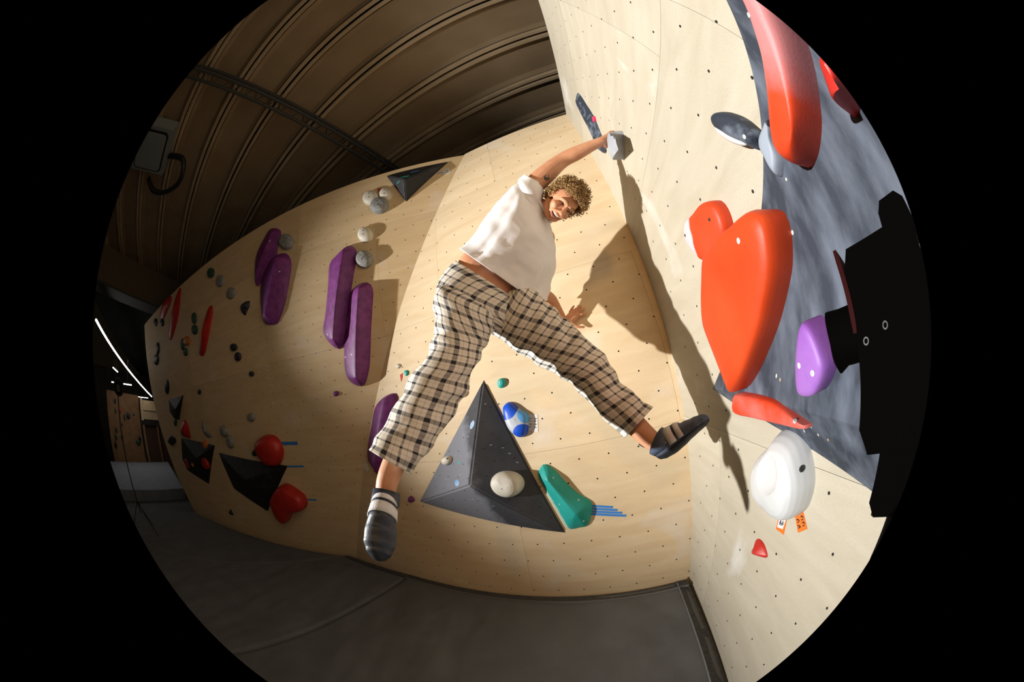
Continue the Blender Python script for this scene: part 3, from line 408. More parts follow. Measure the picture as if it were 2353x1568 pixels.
# ------------------------------------------------------------------ mesh helpers
ORG = {}
def mk(name, verts, faces, material, parent=None, origin=None, smooth=False, angle=None, label=None, cat=None, group=None, kind=None):
    """Link one mesh object.  Coordinates are room coordinates; the origin sits at the thing's base."""
    if parent is not None:
        org = ORG[parent.name]
    elif origin is not None:
        org = Vector(origin)
    else:
        org = sum((Vector(v) for v in verts), Vector()) / len(verts)
    me = bpy.data.meshes.new(name)
    me.from_pydata([tuple(Vector(v) - org) for v in verts], [], faces)
    me.validate()
    me.update()
    if smooth:
        me.shade_smooth()
        if angle:
            me.set_sharp_from_angle(angle=math.radians(angle))
    if isinstance(material, (list, tuple)):
        for q in material:
            me.materials.append(q)
    else:
        me.materials.append(material)
    o = bpy.data.objects.new(name, me)
    COL.objects.link(o)
    if parent is not None:
        o.parent = parent
    else:
        o.location = org
    ORG[o.name] = org
    return tag(o, label, cat, group, kind)

def tag(o, label=None, cat=None, group=None, kind=None):
    for k, v in (('label', label), ('category', cat), ('group', group), ('kind', kind)):
        if v:
            o[k] = v
    return o

def empty(name, loc, label=None, cat=None, group=None, kind=None):
    o = bpy.data.objects.new(name, None)
    o.empty_display_size = 0.1
    COL.objects.link(o)
    o.location = loc
    ORG[o.name] = Vector(loc)
    return tag(o, label, cat, group, kind)

class MB:
    def __init__(self):
        self.v, self.f = [], []
    def add(self, vs, fs):
        n = len(self.v)
        self.v += [Vector(v) for v in vs]
        self.f += [tuple(i + n for i in f) for f in fs]
        return self
    def box(self, c, x, y, z):
        """box by centre and three half vectors"""
        c, x, y, z = Vector(c), Vector(x), Vector(y), Vector(z)
        vs = [c + sx * x + sy * y + sz * z for sz in (-1, 1) for sy in (-1, 1) for sx in (-1, 1)]
        fs = [(0, 2, 3, 1), (4, 5, 7, 6), (0, 1, 5, 4), (2, 6, 7, 3), (0, 4, 6, 2), (1, 3, 7, 5)]
        if x.cross(y).dot(z) < 0:
            fs = [f[::-1] for f in fs]
        return self.add(vs, fs)
    def rbox(self, c, x, y, z, bev=0.2):
        """box with chamfered long edges (octagonal section in x-y)"""
        c, x, y, z = Vector(c), Vector(x), Vector(y), Vector(z)
        sec = [(1, 1 - bev), (1 - bev, 1), (-1 + bev, 1), (-1, 1 - bev), (-1, -1 + bev), (-1 + bev, -1), (1 - bev, -1), (1, -1 + bev)]
        vs = [c + a * x + b * y + s * z * k for s, k in ((-1, 1),(1, 1)) for a, b in sec]
        fs = [(i, (i + 1) % 8, 8 + (i + 1) % 8, 8 + i) for i in range(8)] + [tuple(range(7, -1, -1)), tuple(range(8, 16))]
        if x.cross(y).dot(z) < 0:
            fs = [f[::-1] for f in fs]
        return self.add(vs, fs)
    def tube(self, pts, rad, seg=10, cap=True):
        pts = [Vector(p) for p in pts]
        if not isinstance(rad, (list, tuple)):
            rad = [rad] * len(pts)
        vs, fs = [], []
        up = None
        for i, p in enumerate(pts):
            t = (pts[min(i + 1, len(pts) - 1)] - pts[max(i - 1, 0)]).normalized()
            if up is None:
                up = t.orthogonal().normalized()
            up = (up - up.dot(t) * t).normalized()
            s = t.cross(up)
            for k in range(seg):
                a = 2 * math.pi * k / seg
                vs.append(p + rad[i] * (math.cos(a) * up + math.sin(a) * s))
        for i in range(len(pts) - 1):
            for k in range(seg):
                fs.append((i * seg + k, i * seg + (k + 1) % seg, (i + 1) * seg + (k + 1) % seg, (i + 1) * seg + k))
        if cap:
            fs.append(tuple(range(seg - 1, -1, -1)))
            fs.append(tuple((len(pts) - 1) * seg + k for k in range(seg)))
        return self.add(vs, fs)
    def ball(self, c, ax, ay, az, nu=16, nv=10):
        c, ax, ay, az = Vector(c), Vector(ax), Vector(ay), Vector(az)
        vs, fs = [c - az], []
        for j in range(1, nv):
            b = -math.pi / 2 + math.pi * j / nv
            for i in range(nu):
                a = 2 * math.pi * i / nu
                vs.append(c + math.cos(b) * (math.cos(a) * ax + math.sin(a) * ay) + math.sin(b) * az)
        vs.append(c + az)
        for i in range(nu):
            fs.append((0, 1 + (i + 1) % nu, 1 + i))
            fs.append((len(vs) - 1, 1 + (nv - 2) * nu + i, 1 + (nv - 2) * nu + (i + 1) % nu))
        for j in range(nv - 2):
            for i in range(nu):
                fs.append((1 + j * nu + i, 1 + j * nu + (i + 1) % nu, 1 + (j + 1) * nu + (i + 1) % nu, 1 + (j + 1) * nu + i))
        if ax.cross(ay).dot(az) < 0:
            fs = [f[::-1] for f in fs]
        return self.add(vs, fs)
    def build(self, name, material, parent=None, **kw):
        return mk(name, self.v, self.f, material, parent, **kw)

def smooth_loop(pts, n):
    """closed Catmull-Rom resample of a 2-D outline"""
    P = [Vector(p) for p in pts]
    m = len(P)
    dense = []
    for i in range(m):
        a, b, c, d = P[i - 1], P[i], P[(i + 1) % m], P[(i + 2) % m]
        for k in range(8):
            t = k / 8
            dense.append(0.5 * ((2 * b) + (c - a) * t + (2 * a - 5 * b + 4 * c - d) * t * t + (3 * b - a - 3 * c + d) * t ** 3))
    L = [0]
    for i in range(len(dense)):
        L.append(L[-1] + (dense[(i + 1) % len(dense)] - dense[i]).length)
    out = []
    j = 0
    for k in range(n):
        s = L[-1] * k / n
        while L[j + 1] < s:
            j += 1
        q = (s - L[j]) / max(1e-9, L[j + 1] - L[j])
        out.append(dense[j].lerp(dense[(j + 1) % len(dense)], q))
    return out

def catmull(vals, t):
    """interpolate a list of vectors / floats at parameter t in 0..len-1"""
    n = len(vals)
    i = min(int(t), n - 2)
    f = t - i
    a, b, c, d = vals[max(i - 1, 0)], vals[i], vals[i + 1], vals[min(i + 2, n - 1)]
    return 0.5 * ((b * 2) + (c - a) * f + (a * 2 - b * 5 + c * 4 - d) * f * f + (b * 3 - a - c * 3 + d) * f ** 3)

FR = {k: [Vector(q) for q in v] for k, v in WF.items()}
def on(w, u, v, h=0.0):
    O, U, V, N = FR[w]
    return O + u * U + v * V + h * N

def area2(p):
    return sum(p[i][0] * p[(i + 1) % len(p)][1] - p[(i + 1) % len(p)][0] * p[i][1] for i in range(len(p))) / 2

def nearest(p, a, b):
    d = b - a
    if d.length_squared < 1e-10:
        return a
    t = max(0, min(1, (p - a).dot(d) / d.length_squared))
    return a + t * d

PROF = {
    'dome': [(1.0, 0.0), (0.985, 0.22), (0.94, 0.45), (0.86, 0.66), (0.74, 0.82), (0.56, 0.93), (0.34, 0.985), (0.0, 1.0)],
    'pebble': [(1.0, 0.0), (1.04, 0.25), (1.0, 0.5), (0.9, 0.72), (0.72, 0.88), (0.48, 0.96), (0.24, 0.99), (0.0, 1.0)],
    'slab': [(1.0, 0.0), (1.0, 0.45), (0.97, 0.68), (0.92, 0.82), (0.84, 0.91), (0.6, 0.97), (0.3, 1.0), (0.0, 1.0)],
    'facet': [(1.0, 0.0), (0.99, 0.10), (0.93, 0.22), (0.62, 0.52), (0.30, 0.82), (0.10, 0.97), (0.0, 1.0)],
    'cone': [(1.0, 0.0), (0.97, 0.12), (0.75, 0.38), (0.5, 0.64), (0.25, 0.86), (0.08, 0.97), (0.0, 1.0)],
}
def hold_mesh(w, outline, base, height, spine=None, prof='dome', n=40, lump=0.0, dish=None, seed=0):
    """Solid hold standing on a wall: the outline closes towards its spine while rising from the wall by the profile."""
    lp = smooth_loop(outline, n)
    if area2(lp) < 0:
        lp.reverse()
    c = sum(lp, Vector((0, 0))) / n
    a, b = (Vector(spine[0]), Vector(spine[-1])) if spine else (c, c)
    rings = [[(p, -0.004) for p in lp]]
    pf = PROF[prof]
    if dish:
        pf = [(pf[i][0] + (pf[i + 1][0] - pf[i][0]) * k / 4, pf[i][1] + (pf[i + 1][1] - pf[i][1]) * k / 4) for i in range(len(pf) - 1) for k in range(4)] + [pf[-1]]
    for s, h in pf:
        ring = []
        for p in lp:
            q = nearest(p, a, b)
            r = q + (p - q) * s
            hh = base + height * h
            if lump:
                hh += lump * h * noise.noise(Vector((r.x * 22 + seed, r.y * 22, seed)))
            if dish:
                d, rad, dep = dish
                k = max(0, 1 - ((r - Vector(d)).length / rad) ** 2) ** 0.6
                hh -= dep * k
            ring.append((r, hh))
        rings.append(ring)
    vs = [on(w, p.x, p.y, h) for ring in rings for p, h in ring]
    fs = []
    for j in range(len(rings) - 1):
        for i in range(n):
            fs.append((j * n + i, j * n + (i + 1) % n, (j + 1) * n + (i + 1) % n, (j + 1) * n + i))
    return vs, fs

def hold(key, material, height, label, prof='dome', base=0.0, lump=0.0, group=None, n=40, dish=None, bolts=True, boltmat=None, cat='climbing hold', name='climbing_hold', spine=True, ang=55, boltr=0.0065):
    d = H[key]
    w = d['w']
    sp = d.get('spine') if spine else None
    vs, fs = hold_mesh(w, d['o'], base, height, sp, prof, n, lump, dish, seed=len(key) * 3.1)
    m = len(vs)
    o = mk(name, vs, fs, material, origin=on(w, *[sum(c) / len(d['o']) for c in zip(*d['o'])]), smooth=True, angle=ang, label=label, cat=cat, group=group)
    if bolts:
        tree = BVHTree.FromPolygons(vs, fs)
        N = FR[w][3]
        for (u, v) in d.get('bolt', []):
            bolt_on(tree, on(w, u, v, 0.9), N, o, boltr, boltmat or M_DBOLT)
    return o

def bolt_on(tree, p, N, parent, r, material):
    hit = tree.ray_cast(p, -N)
    if hit[0] is None:
        return
    c, nn = hit[0], hit[1]
    if nn.dot(N) < 0:
        nn = -nn
    x = nn.orthogonal().normalized()
    y = nn.cross(x)
    b = MB()
    ring = lambda rr, h: [c + nn * h + rr * (math.cos(k * math.pi / 4) * x + math.sin(k * math.pi / 4) * y) for k in range(8)]
    vs = ring(r, -0.004) + ring(r, 0.0015) + ring(r * 0.35, 0.0022) + ring(r * 0.3, 0.0005)
    fs = [(j * 8 + i, j * 8 + (i + 1) % 8, (j + 1) * 8 + (i + 1) % 8, (j + 1) * 8 + i) for j in range(3) for i in range(8)] + [tuple(24 + i for i in range(8))]
    mk('bolt', vs, fs, material, parent)

def flat(name, w, pts, material, thick=0.0012, parent=None, h0=0.0004, **kw):
    """thin sheet (paper, tape) lying on a wall"""
    n = len(pts)
    if area2(pts) < 0:
        pts = pts[::-1]
    vs = [on(w, u, v, h0 - 0.001) for u, v in pts] + [on(w, u, v, h0 + thick) for u, v in pts]
    fs = [tuple(range(n, 2 * n)), tuple(range(n - 1, -1, -1))] + [(i, (i + 1) % n, n + (i + 1) % n, n + i) for i in range(n)]
    return mk(name, vs, fs, material, parent, **kw)

def strip2(a, b, half):
    a, b = Vector(a), Vector(b)
    d = (b - a).normalized()
    q = Vector((-d.y, d.x)) * half
    return [tuple(a - q), tuple(b - q), tuple(b + q), tuple(a + q)]

# ------------------------------------------------------------------ walls
def clip(poly, a, b):
    """keep the part of a 2-D polygon left of the line a->b"""
    out = []
    side = lambda p: (b[0] - a[0]) * (p[1] - a[1]) - (b[1] - a[1]) * (p[0] - a[0])
    for i in range(len(poly)):
        p, q = poly[i], poly[(i + 1) % len(poly)]
        sp, sq = side(p), side(q)
        if sp >= 0:
            out.append(p)
        if sp * sq < 0:
            t = sp / (sp - sq)
            out.append((p[0] + (q[0] - p[0]) * t, p[1] + (q[1] - p[1]) * t))
    return out

def prism(w, poly, h0, h1):
    n = len(poly)
    vs = [on(w, u, v, h0) for u, v in poly] + [on(w, u, v, h1) for u, v in poly]
    fs = [tuple(range(n, 2 * n)), tuple(range(n - 1, -1, -1))] + [(i, (i + 1) % n, n + (i + 1) % n, n + i) for i in range(n)]
    return vs, fs

def plywall(name, w, outline, rows, cols, material, holes):
    """wall = timber backing; its plywood sheets and its drilled bolt holes are its children"""
    vs, fs = prism(w, outline, -0.10, -0.0185)
    wall = mk(name, vs, fs, M_BACK, origin=on(w, *outline[0]), kind='structure')
    for r in range(len(rows) - 1):
        cc = cols[r % len(cols)]
        for c in range(len(cc) - 1):
            g = 0.0007
            p = [(cc[c] + g, rows[r] + g), (cc[c + 1] - g, rows[r] + g), (cc[c + 1] - g, rows[r + 1] - g), (cc[c] + g, rows[r + 1] - g)]
            for i in range(len(outline)):
                p = clip(p, outline[i], outline[(i + 1) % len(outline)])
                if len(p) < 3:
                    break
            if len(p) < 3 or abs(area2(p)) < 0.002:
                continue
            vs, fs = prism(w, p, -0.018, 0.0)
            mk('plywood_sheet', vs, fs, material, wall)
    (u0, v0, du, dv, ulo, uhi, vhi) = holes
    b = MB()
    j = -40
    inside = lambda u, v: all((outline[(i + 1) % len(outline)][0] - outline[i][0]) * (v - outline[i][1]) - (outline[(i + 1) % len(outline)][1] - outline[i][1]) * (u - outline[i][0]) > 0.02 for i in range(len(outline)))
    while j < 60:
        v = v0 + j * dv
        i = -70
        while i < 70:
            u = u0 + (i + 0.5 * (j % 2)) * du
            if ulo < u < uhi and 0 < v < vhi and inside(u, v):
                r = 0.0062
                vs = [on(w, u + r * math.cos(k * math.pi / 3), v + r * math.sin(k * math.pi / 3), 0.0004) for k in range(6)]
                b.add(vs, [tuple(range(6))])
            i += 1
        j += 1
    b.build('bolt_hole_grid', M_HOLE, wall, kind='stuff')
    return wall

TOP = 4.44
def cu(p):   # a point given on the centre wall seen in the frame of another wall
    return p
fold_b, fold_t = None, None
def to_local(w, P):
    O, U, V, N = FR[w]
    d = Vector(P) - O
    return (d.dot(U), d.dot(V))
FB = FR['L'][0]
FT = Vector((-0.0650, 2.3985, 4.43))
CT = Vector((1.1494, 1.9625, 4.43))
CB = FR['C'][0]
down = 0.36
def ext(a, b, k):   # extend from a through b by k metres
    d = (Vector(b) - Vector(a)).normalized()
    return Vector(b) + d * k
FBd = ext(FT, FB, down)
CBd = ext(CT, CB, down)
ROWS = [-0.4, 0.02, 1.25, 2.475, 3.70, 4.46]
oc = [to_local('C', FBd), to_local('C', CBd), to_local('C', CT), to_local('C', FT)]
plywall('wall_center', 'C', oc, ROWS, [[-3.9, -2.44, 0.0, 0.3], [-3.9, -1.22, 0.5], [-3.9, -2.44, 0.0, 0.4], [-3.9, -1.62, 0.5], [-3.9, -0.9, 0.5]], PLY_C,
        (*to_local('C', (0.0739, 1.9367, 1.1486)), 0.2, 0.16, -4, 0.4, 4.36))
ol = [(-4.83, -0.38), to_local('L', FBd), to_local('L', FT), (-6.75, 4.45)]
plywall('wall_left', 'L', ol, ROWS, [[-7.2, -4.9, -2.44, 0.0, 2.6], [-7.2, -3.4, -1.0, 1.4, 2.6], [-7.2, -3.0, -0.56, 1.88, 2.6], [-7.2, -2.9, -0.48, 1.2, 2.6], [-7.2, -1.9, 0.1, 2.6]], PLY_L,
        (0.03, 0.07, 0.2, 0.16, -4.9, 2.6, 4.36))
orr = [to_local('R', CBd), (3.9, -0.36), (3.9, 4.42), to_local('R', CT)]
plywall('wall_right', 'R', orr, [-0.4, 0.05, 1.265, 2.60, 3.82, 4.46], [[-0.6, 0.40, 2.84, 4.0], [-0.6, 0.40, 2.84, 4.0], [-0.6, 1.5, 4.0], [-0.6, 1.2, 4.0], [-0.6, 1.9, 4.0]], PLY_R,
        (*to_local('R', (0.7276, 0.7163, 0.5689)), 0.2, 0.16, 0.05, 3.9, 4.38))

# ------------------------------------------------------------------ floor and crash mats
def quadgrid(P00, P10, P11, P01, nu, nv, f):
    vs, fs = [], []
    for j in range(nv + 1):
        for i in range(nu + 1):
            s, t = i / nu, j / nv
            p = (P00 * (1 - s) + P10 * s) * (1 - t) + (P01 * (1 - s) + P11 * s) * t
            vs.append(f(p, s, t))
    for j in range(nv):
        for i in range(nu):
            a = j * (nu + 1) + i
            fs.append((a, a + 1, a + nu + 2, a + nu + 1))
    return vs, fs

mk('floor', [(-30, -8, -0.36), (5, -8, -0.36), (5, 9, -0.36), (-30, 9, -0.36), (-30, -8, -0.5), (5, -8, -0.5), (5, 9, -0.5), (-30, 9, -0.5)],
   [(0, 1, 2, 3), (7, 6, 5, 4), (0, 4, 5, 1), (1, 5, 6, 2), (2, 6, 7, 3), (3, 7, 4, 0)], M_DARKW, kind='structure', origin=(0, 0, -0.36))

def matfold(p, s, t):
    e = min(s, 1 - s, t, 1 - t)
    k = min(1.0, e * 14)
    z = 0.026 * noise.noise(Vector((p.x * 2.6 + 3, p.y * 1.1, 0.3))) + 0.015 * noise.noise(Vector((p.x * 5.5 - 2, p.y * 2.3 + p.x, 1.7))) + 0.004 * noise.noise(Vector((p.x * 12, p.y * 7, 4)))
    edge = -0.03 * (1 - min(1, e * 60)) ** 2
    return Vector((p.x, p.y, z * k + edge))

def crash_mat(corners, nu, nv, label):
    P = [Vector((x, y, 0)) for x, y in corners]
    vs, fs = quadgrid(P[0], P[1], P[2], P[3], nu, nv, matfold)
    rim = [i for i in range(nu + 1)] + [j * (nu + 1) + nu for j in range(1, nv + 1)] + [nv * (nu + 1) + i for i in range(nu - 1, -1, -1)] + [j * (nu + 1) for j in range(nv - 1, 0, -1)]
    n0 = len(vs)
    for i in rim:
        vs.append(Vector((vs[i].x, vs[i].y, -0.359)))
    m = len(rim)
    for i in range(m):
        fs.append((rim[i], n0 + i, n0 + (i + 1) % m, rim[(i + 1) % m]))
    c = sum(P, Vector()) / 4
    return mk('crash_mat', vs, fs, M_MAT, origin=(c.x, c.y, -0.36), smooth=True, angle=50, label=label, cat='crash mat')

def at_line(x, P, Q):
    t = (x - P[0]) / (Q[0] - P[0])
    return P[1] + (Q[1] - P[1]) * t
gap = 0.022
ca = Vector((CB.x - 0.035, CB.y - 0.035, 0))
sA = (-1.50, at_line(-1.50, (FB.x, FB.y), (CB.x, CB.y)) - gap)
main_mat = crash_mat([(-2.72, -0.75), (0.40, -0.75), (ca.x, ca.y), sA], 120, 110, 'grey canvas crash mat with a stitched hem, filling the wall corner')
m2 = crash_mat([(-6.4, -0.75), (-2.735, -0.75), (sA[0] - 0.014, sA[1] + 0.004), (FB.x - 0.1, FB.y - 0.06)], 110, 90, 'grey canvas crash mat meeting the corner mat at a seam')
m3 = crash_mat([(-9.2, -0.75), (-6.415, -0.75), (FB.x - 0.115, FB.y - 0.065), (-7.15, 2.09)], 60, 50, 'dim grey crash mat under the far end of the long plywood wall')
def hem(mat_ob, a, b, inward, width, material, z=0.004):
    a, b, inw = Vector((*a, 0)), Vector((*b, 0)), Vector((*inward, 0)).normalized() * width
    n = 60
    vs, fs = [], []
    for i in range(n + 1):
        p = a.lerp(b, i / n)
        for k, q in enumerate((p, p + inw)):
            zz = z - (0.028 if k == 0 and width > 0.03 else 0.0)
            vs.append(Vector((q.x, q.y, zz)))
            vs.append(Vector((q.x, q.y, -0.05)))
    for i in range(n):
        o = 4 * i
        fs += [(o, o + 4, o + 6, o + 2), (o + 1, o + 3, o + 7, o + 5), (o, o + 1, o + 5, o + 4), (o + 2, o + 6, o + 7, o + 3)]
    return mk('hem_band' if width > 0.03 else 'stitch_line', vs, fs, material, mat_ob)
e1 = Vector((CB.x - sA[0], CB.y - sA[1])).normalized()
in1 = (-0.335, -0.942)
hem(main_mat, sA, (ca.x, ca.y), in1, 0.085, M_HEM, 0.014)
hem(main_mat, (sA[0] + in1[0] * 0.088, sA[1] + in1[1] * 0.088), (ca.x + in1[0] * 0.088, ca.y + in1[1] * 0.088), in1, 0.004, M_THREAD, 0.016)
in2 = (-0.97, 0.22)
hem(main_mat, (ca.x, ca.y), (0.40, -0.70), in2, 0.085, M_HEM, 0.014)
hem(main_mat, (ca.x - 0.085, ca.y + 0.0), (0.40 - 0.082, -0.70), in2, 0.004, M_THREAD, 0.016)
sB = (FB.x - 0.1, FB.y - 0.06)
hem(m2, sB, (sA[0] - 0.02, sA[1]), in1, 0.085, M_HEM, 0.014)

# ------------------------------------------------------------------ roof
ZC = 5.60
DJ = Vector((0.927, -0.374, 0)).normalized()
DQ = Vector((0.374, 0.927, 0)).normalized()
ceil = mk('ceiling', [Vector((0, 0, ZC + 0.12)) + DJ * a + DQ * b + Vector((0, 0, c)) for c in (0, 0.05) for a, b in ((-27, -6), (8, -6), (8, 16), (-27, 16))],
          [(0, 1, 2, 3)[::-1], (4, 5, 6, 7), (0, 1, 5, 4), (1, 2, 6, 5), (2, 3, 7, 6), (3, 0, 4, 7)], M_GROOVE, kind='structure', origin=(0, 0, ZC))
sp = 0.80
for k in range(-5, 11):
    q0 = -0.08 + sp * k
    c = Vector((0, 0, ZC)) + DJ * -0.75
    # flat sheet between two ribs, with a shallow fold near each rib
    prof = [(0.10, 0.02), (0.17, 0.06), (0.40, 0.055), (0.63, 0.06), (0.70, 0.02)]
    vs = []
    for a in (-8.7, 8.7):
        for s, z in prof:
            vs.append(c + DJ * a + DQ * (q0 + s) + Vector((0, 0, z)))
        for s, z in prof[::-1]:
            vs.append(c + DJ * a + DQ * (q0 + s) + Vector((0, 0, z + 0.02)))
    n = len(prof) * 2
    fs = [(i, (i + 1) % n, n + (i + 1) % n, n + i) for i in range(n)] + [tuple(range(n - 1, -1, -1)), tuple(range(n, 2 * n))]
    mk('roof_sheet', vs, fs, M_ROOF, ceil)
    b = MB()
    for s in (-1, 1):
        b.rbox(c + DQ * (q0 + s * 0.052) + Vector((0, 0, 0.01)), DQ * 0.036, Vector((0, 0, 0.045)), DJ * 8.7, 0.35)
    rib = b.build('roof_rib', M_LIP, ceil)
# lattice beam hung below the ribs
zt = 5.30
tb = empty('lattice_beam', (-2.0, 1.0, zt), 'dark steel lattice beam hanging crosswise under the ribbed roof', 'beam')
base = Vector((-0.587 * 3.62, 0.2665 * 3.62, zt))
for s, z in ((-1, 0), (1, 0), (0, 0.20)):
    MB().rbox(base + DJ * (0.07 * s) + DQ * 0.6 + Vector((0, 0, z)), DJ * 0.02, Vector((0, 0, 0.02)), DQ * 5.2, 0.3).build('chord', M_TRUSS, tb)
for i in range(44):
    a = -4.5 + i * 0.235
    p0 = base + DQ * a
    p1 = base + DQ * (a + 0.1175) + Vector((0, 0, 0.20))
    p2 = base + DQ * (a + 0.235)
    for s in (-1, 1):
        MB().tube([p0 + DJ * 0.07 * s, p1], 0.008, 5).build('brace', M_TRUSS, tb)
    MB().tube([p1, p2 + DJ * 0.07 * (1 if i % 2 else -1)], 0.008, 5).build('brace', M_TRUSS, tb)
for i in range(0, 14):
    q0 = -0.08 + sp * (i - 5)
    MB().tube([base + DQ * (q0 - base.dot(DQ)) + Vector((0, 0, 0.2)), base + DQ * (q0 - base.dot(DQ)) + Vector((0, 0, ZC - zt + 0.02))], 0.012, 6).build('hanger', M_TRUSS, tb)
# ------------------------------------------------------------------ wall volumes
def volume(key_pts, w, apex, material, label, bev=0.010, group=None, name='wall_volume'):
    """hollow plywood volume: base polygon on the wall, faces meeting at a raised apex, slightly rounded rim"""
    p = [tuple(q) for q in key_pts]
    if area2(p) < 0:
        p = p[::-1]
    n = len(p)
    ax, ay, ah = apex
    bm = bmesh.new()
    bot = [bm.verts.new(on(w, u, v, -0.004)) for u, v in p]
    rim = [bm.verts.new(on(w, u, v, 0.014)) for u, v in p]
    ap = bm.verts.new(on(w, ax, ay, ah))
    for i in range(n):
        bm.faces.new((bot[i], bot[(i + 1) % n], rim[(i + 1) % n], rim[i]))
        bm.faces.new((rim[i], rim[(i + 1) % n], ap))
    bm.faces.new(bot[::-1])
    bm.normal_update()
    sharp = [e for e in bm.edges if ap in e.verts or (e.verts[0] in rim and e.verts[1] in rim)]
    bmesh.ops.bevel(bm, geom=sharp, offset=bev, segments=2, affect='EDGES')
    vs = [v.co.copy() for v in bm.verts]
    bm.verts.index_update()
    fs = [tuple(v.index for v in f.verts) for f in bm.faces]
    bm.free()
    o = mk(name, vs, fs, material, origin=on(w, sum(q[0] for q in p) / n, sum(q[1] for q in p) / n), label=label, cat='wall volume', group=group)
    return o, BVHTree.FromPolygons(vs, fs)

def decal(tree, w, pts, parent, material, name, h=0.0012):
    """thin patch of tape or paint laid on a volume's faces"""
    N = FR[w][3]
    out = []
    for u, v in pts:
        hit = tree.ray_cast(on(w, u, v, 0.9), -N)
        if hit[0] is None:
            return None
        out.append((hit[0], hit[1]))
    if area2(pts) < 0:
        out.reverse()
    n = len(out)
    vs = [p - q * 0.001 for p, q in out] + [p + q * h for p, q in out]
    fs = [tuple(range(n, 2 * n)), tuple(range(n - 1, -1, -1))] + [(i, (i + 1) % n, n + (i + 1) % n, n + i) for i in range(n)]
    return mk(name, vs, fs, material, parent)

def vol_holes(o, tree, w, poly, step, r=0.006):
    b = MB()
    N = FR[w][3]
    us = [q[0] for q in poly]
    vs_ = [q[1] for q in poly]
    v = min(vs_) + 0.05
    j = 0
    pp = poly if area2(poly) > 0 else poly[::-1]
    while v < max(vs_):
        u = min(us) + 0.03 + 0.5 * step * (j % 2)
        while u < max(us):
            if all((pp[(i + 1) % len(pp)][0] - pp[i][0]) * (v - pp[i][1]) - (pp[(i + 1) % len(pp)][1] - pp[i][1]) * (u - pp[i][0]) > 0.03 for i in range(len(pp))):
                hit = tree.ray_cast(on(w, u, v, 0.9), -N)
                if hit[0] is not None:
                    nn = hit[1]
                    x = nn.orthogonal().normalized()
                    y = nn.cross(x)
                    b.add([hit[0] + nn * 0.0007 + r * (math.cos(k * math.pi / 3) * x + math.sin(k * math.pi / 3) * y) for k in range(6)], [tuple(range(6))])
            u += step
        v += step * 0.8
        j += 1
    b.build('bolt_hole_grid', M_HOLE, o, kind='stuff')

tri = H['tri']['o']
ap = H['tri_apex']['o'][0]
_tc = on('C', sum(q[0] for q in tri) / 3, sum(q[1] for q in tri) / 3)
M_TRI = worn_or_lit('chalk_and_flash_lit_charcoal', (0.040, 0.042, 0.050), (0.23, 0.24, 0.28), on('C', ap[0] - 0.02, ap[1] + 0.3), FR['C'][1] * -1 - FR['C'][2] * 0.18, 0.10, _tc, rough=0.75, grain=9, amount=0.8)  # lighter left of the ridge: chalk dust plus flash light painted in
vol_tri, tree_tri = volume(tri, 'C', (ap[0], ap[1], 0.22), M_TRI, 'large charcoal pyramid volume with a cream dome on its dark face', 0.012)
vol_holes(vol_tri, tree_tri, 'C', tri, 0.12, 0.0045)
mk_ = H['tri_marks']['o']
def blobpts(c, rx, ry, n=8, a0=0.0):
    return [(c[0] + rx * math.cos(a0) * math.cos(2 * math.pi * k / n) - ry * math.sin(a0) * math.sin(2 * math.pi * k / n), c[1] + rx * math.sin(a0) * math.cos(2 * math.pi * k / n) + ry * math.cos(a0) * math.sin(2 * math.pi * k / n)) for k in range(n)]
decal(tree_tri, 'C', blobpts((mk_[0][0] - 0.035, mk_[0][1] - 0.01), 0.035, 0.02, 8, 1.0), vol_tri, M_LBLUE, 'paint_mark')
decal(tree_tri, 'C', blobpts(mk_[1], 0.03, 0.025, 6, 0.3), vol_tri, M_LBLUE, 'paint_mark')
decal(tree_tri, 'C', blobpts(mk_[2], 0.012, 0.012), vol_tri, M_TEAL, 'paint_mark')
random.seed(9)
for i in range(22):      # chalk scuffs on the pyramid
    s, t = random.random(), random.random()
    if s + t > 1:
        s, t = 1 - s, 1 - t
    q = [tri[0][k] + (tri[1][k] - tri[0][k]) * s + (tri[2][k] - tri[0][k]) * t for k in (0, 1)]
    q = [q[k] * 0.9 + 0.1 * (tri[0][k] + tri[1][k] + tri[2][k]) / 3 for k in (0, 1)]
    decal(tree_tri, 'C', blobpts(q, random.uniform(0.004, 0.012), 0.003, 6, random.uniform(-0.6, 0.6)), vol_tri, M_LGREY, 'chalk_scuff', 0.0006)

pyr = H['pyr']['o']
pa = H['pyr_apex']['o'][0]
vol_pyr, tree_pyr = volume(pyr, 'L', (pa[0], pa[1], 0.17), M_VOLB, 'black pyramid volume hung under the top edge of the plywood wall')
decal(tree_pyr, 'L', blobpts((pa[0] - 0.03, pa[1] + 0.07), 0.085, 0.028, 10, 0.1), vol_pyr, M_TEAL, 'paint_mark')
decal(tree_pyr, 'L', blobpts((pa[0] - 0.015, pa[1] - 0.16), 0.035, 0.08, 10, -0.2), vol_pyr, M_BLUE, 'paint_mark')
decal(tree_pyr, 'L', blobpts((pa[0] + 0.018, pa[1] - 0.17), 0.010, 0.03, 8), vol_pyr, M_CHALK, 'chalk_scuff')
pt_ = H['pyr_tape']['o']
for i in range(len(pt_) - 1):
    decal(tree_pyr, 'L', strip2(pt_[i], pt_[i + 1], 0.006), vol_pyr, M_TBLUE, 'tape_piece', 0.0016)
flat('tape_strip', 'L', strip2(*H['pyr_tape2']['o'], 0.005), M_TBLUE, label='short blue tape from the black pyramid volume to a round tag', cat='tape')

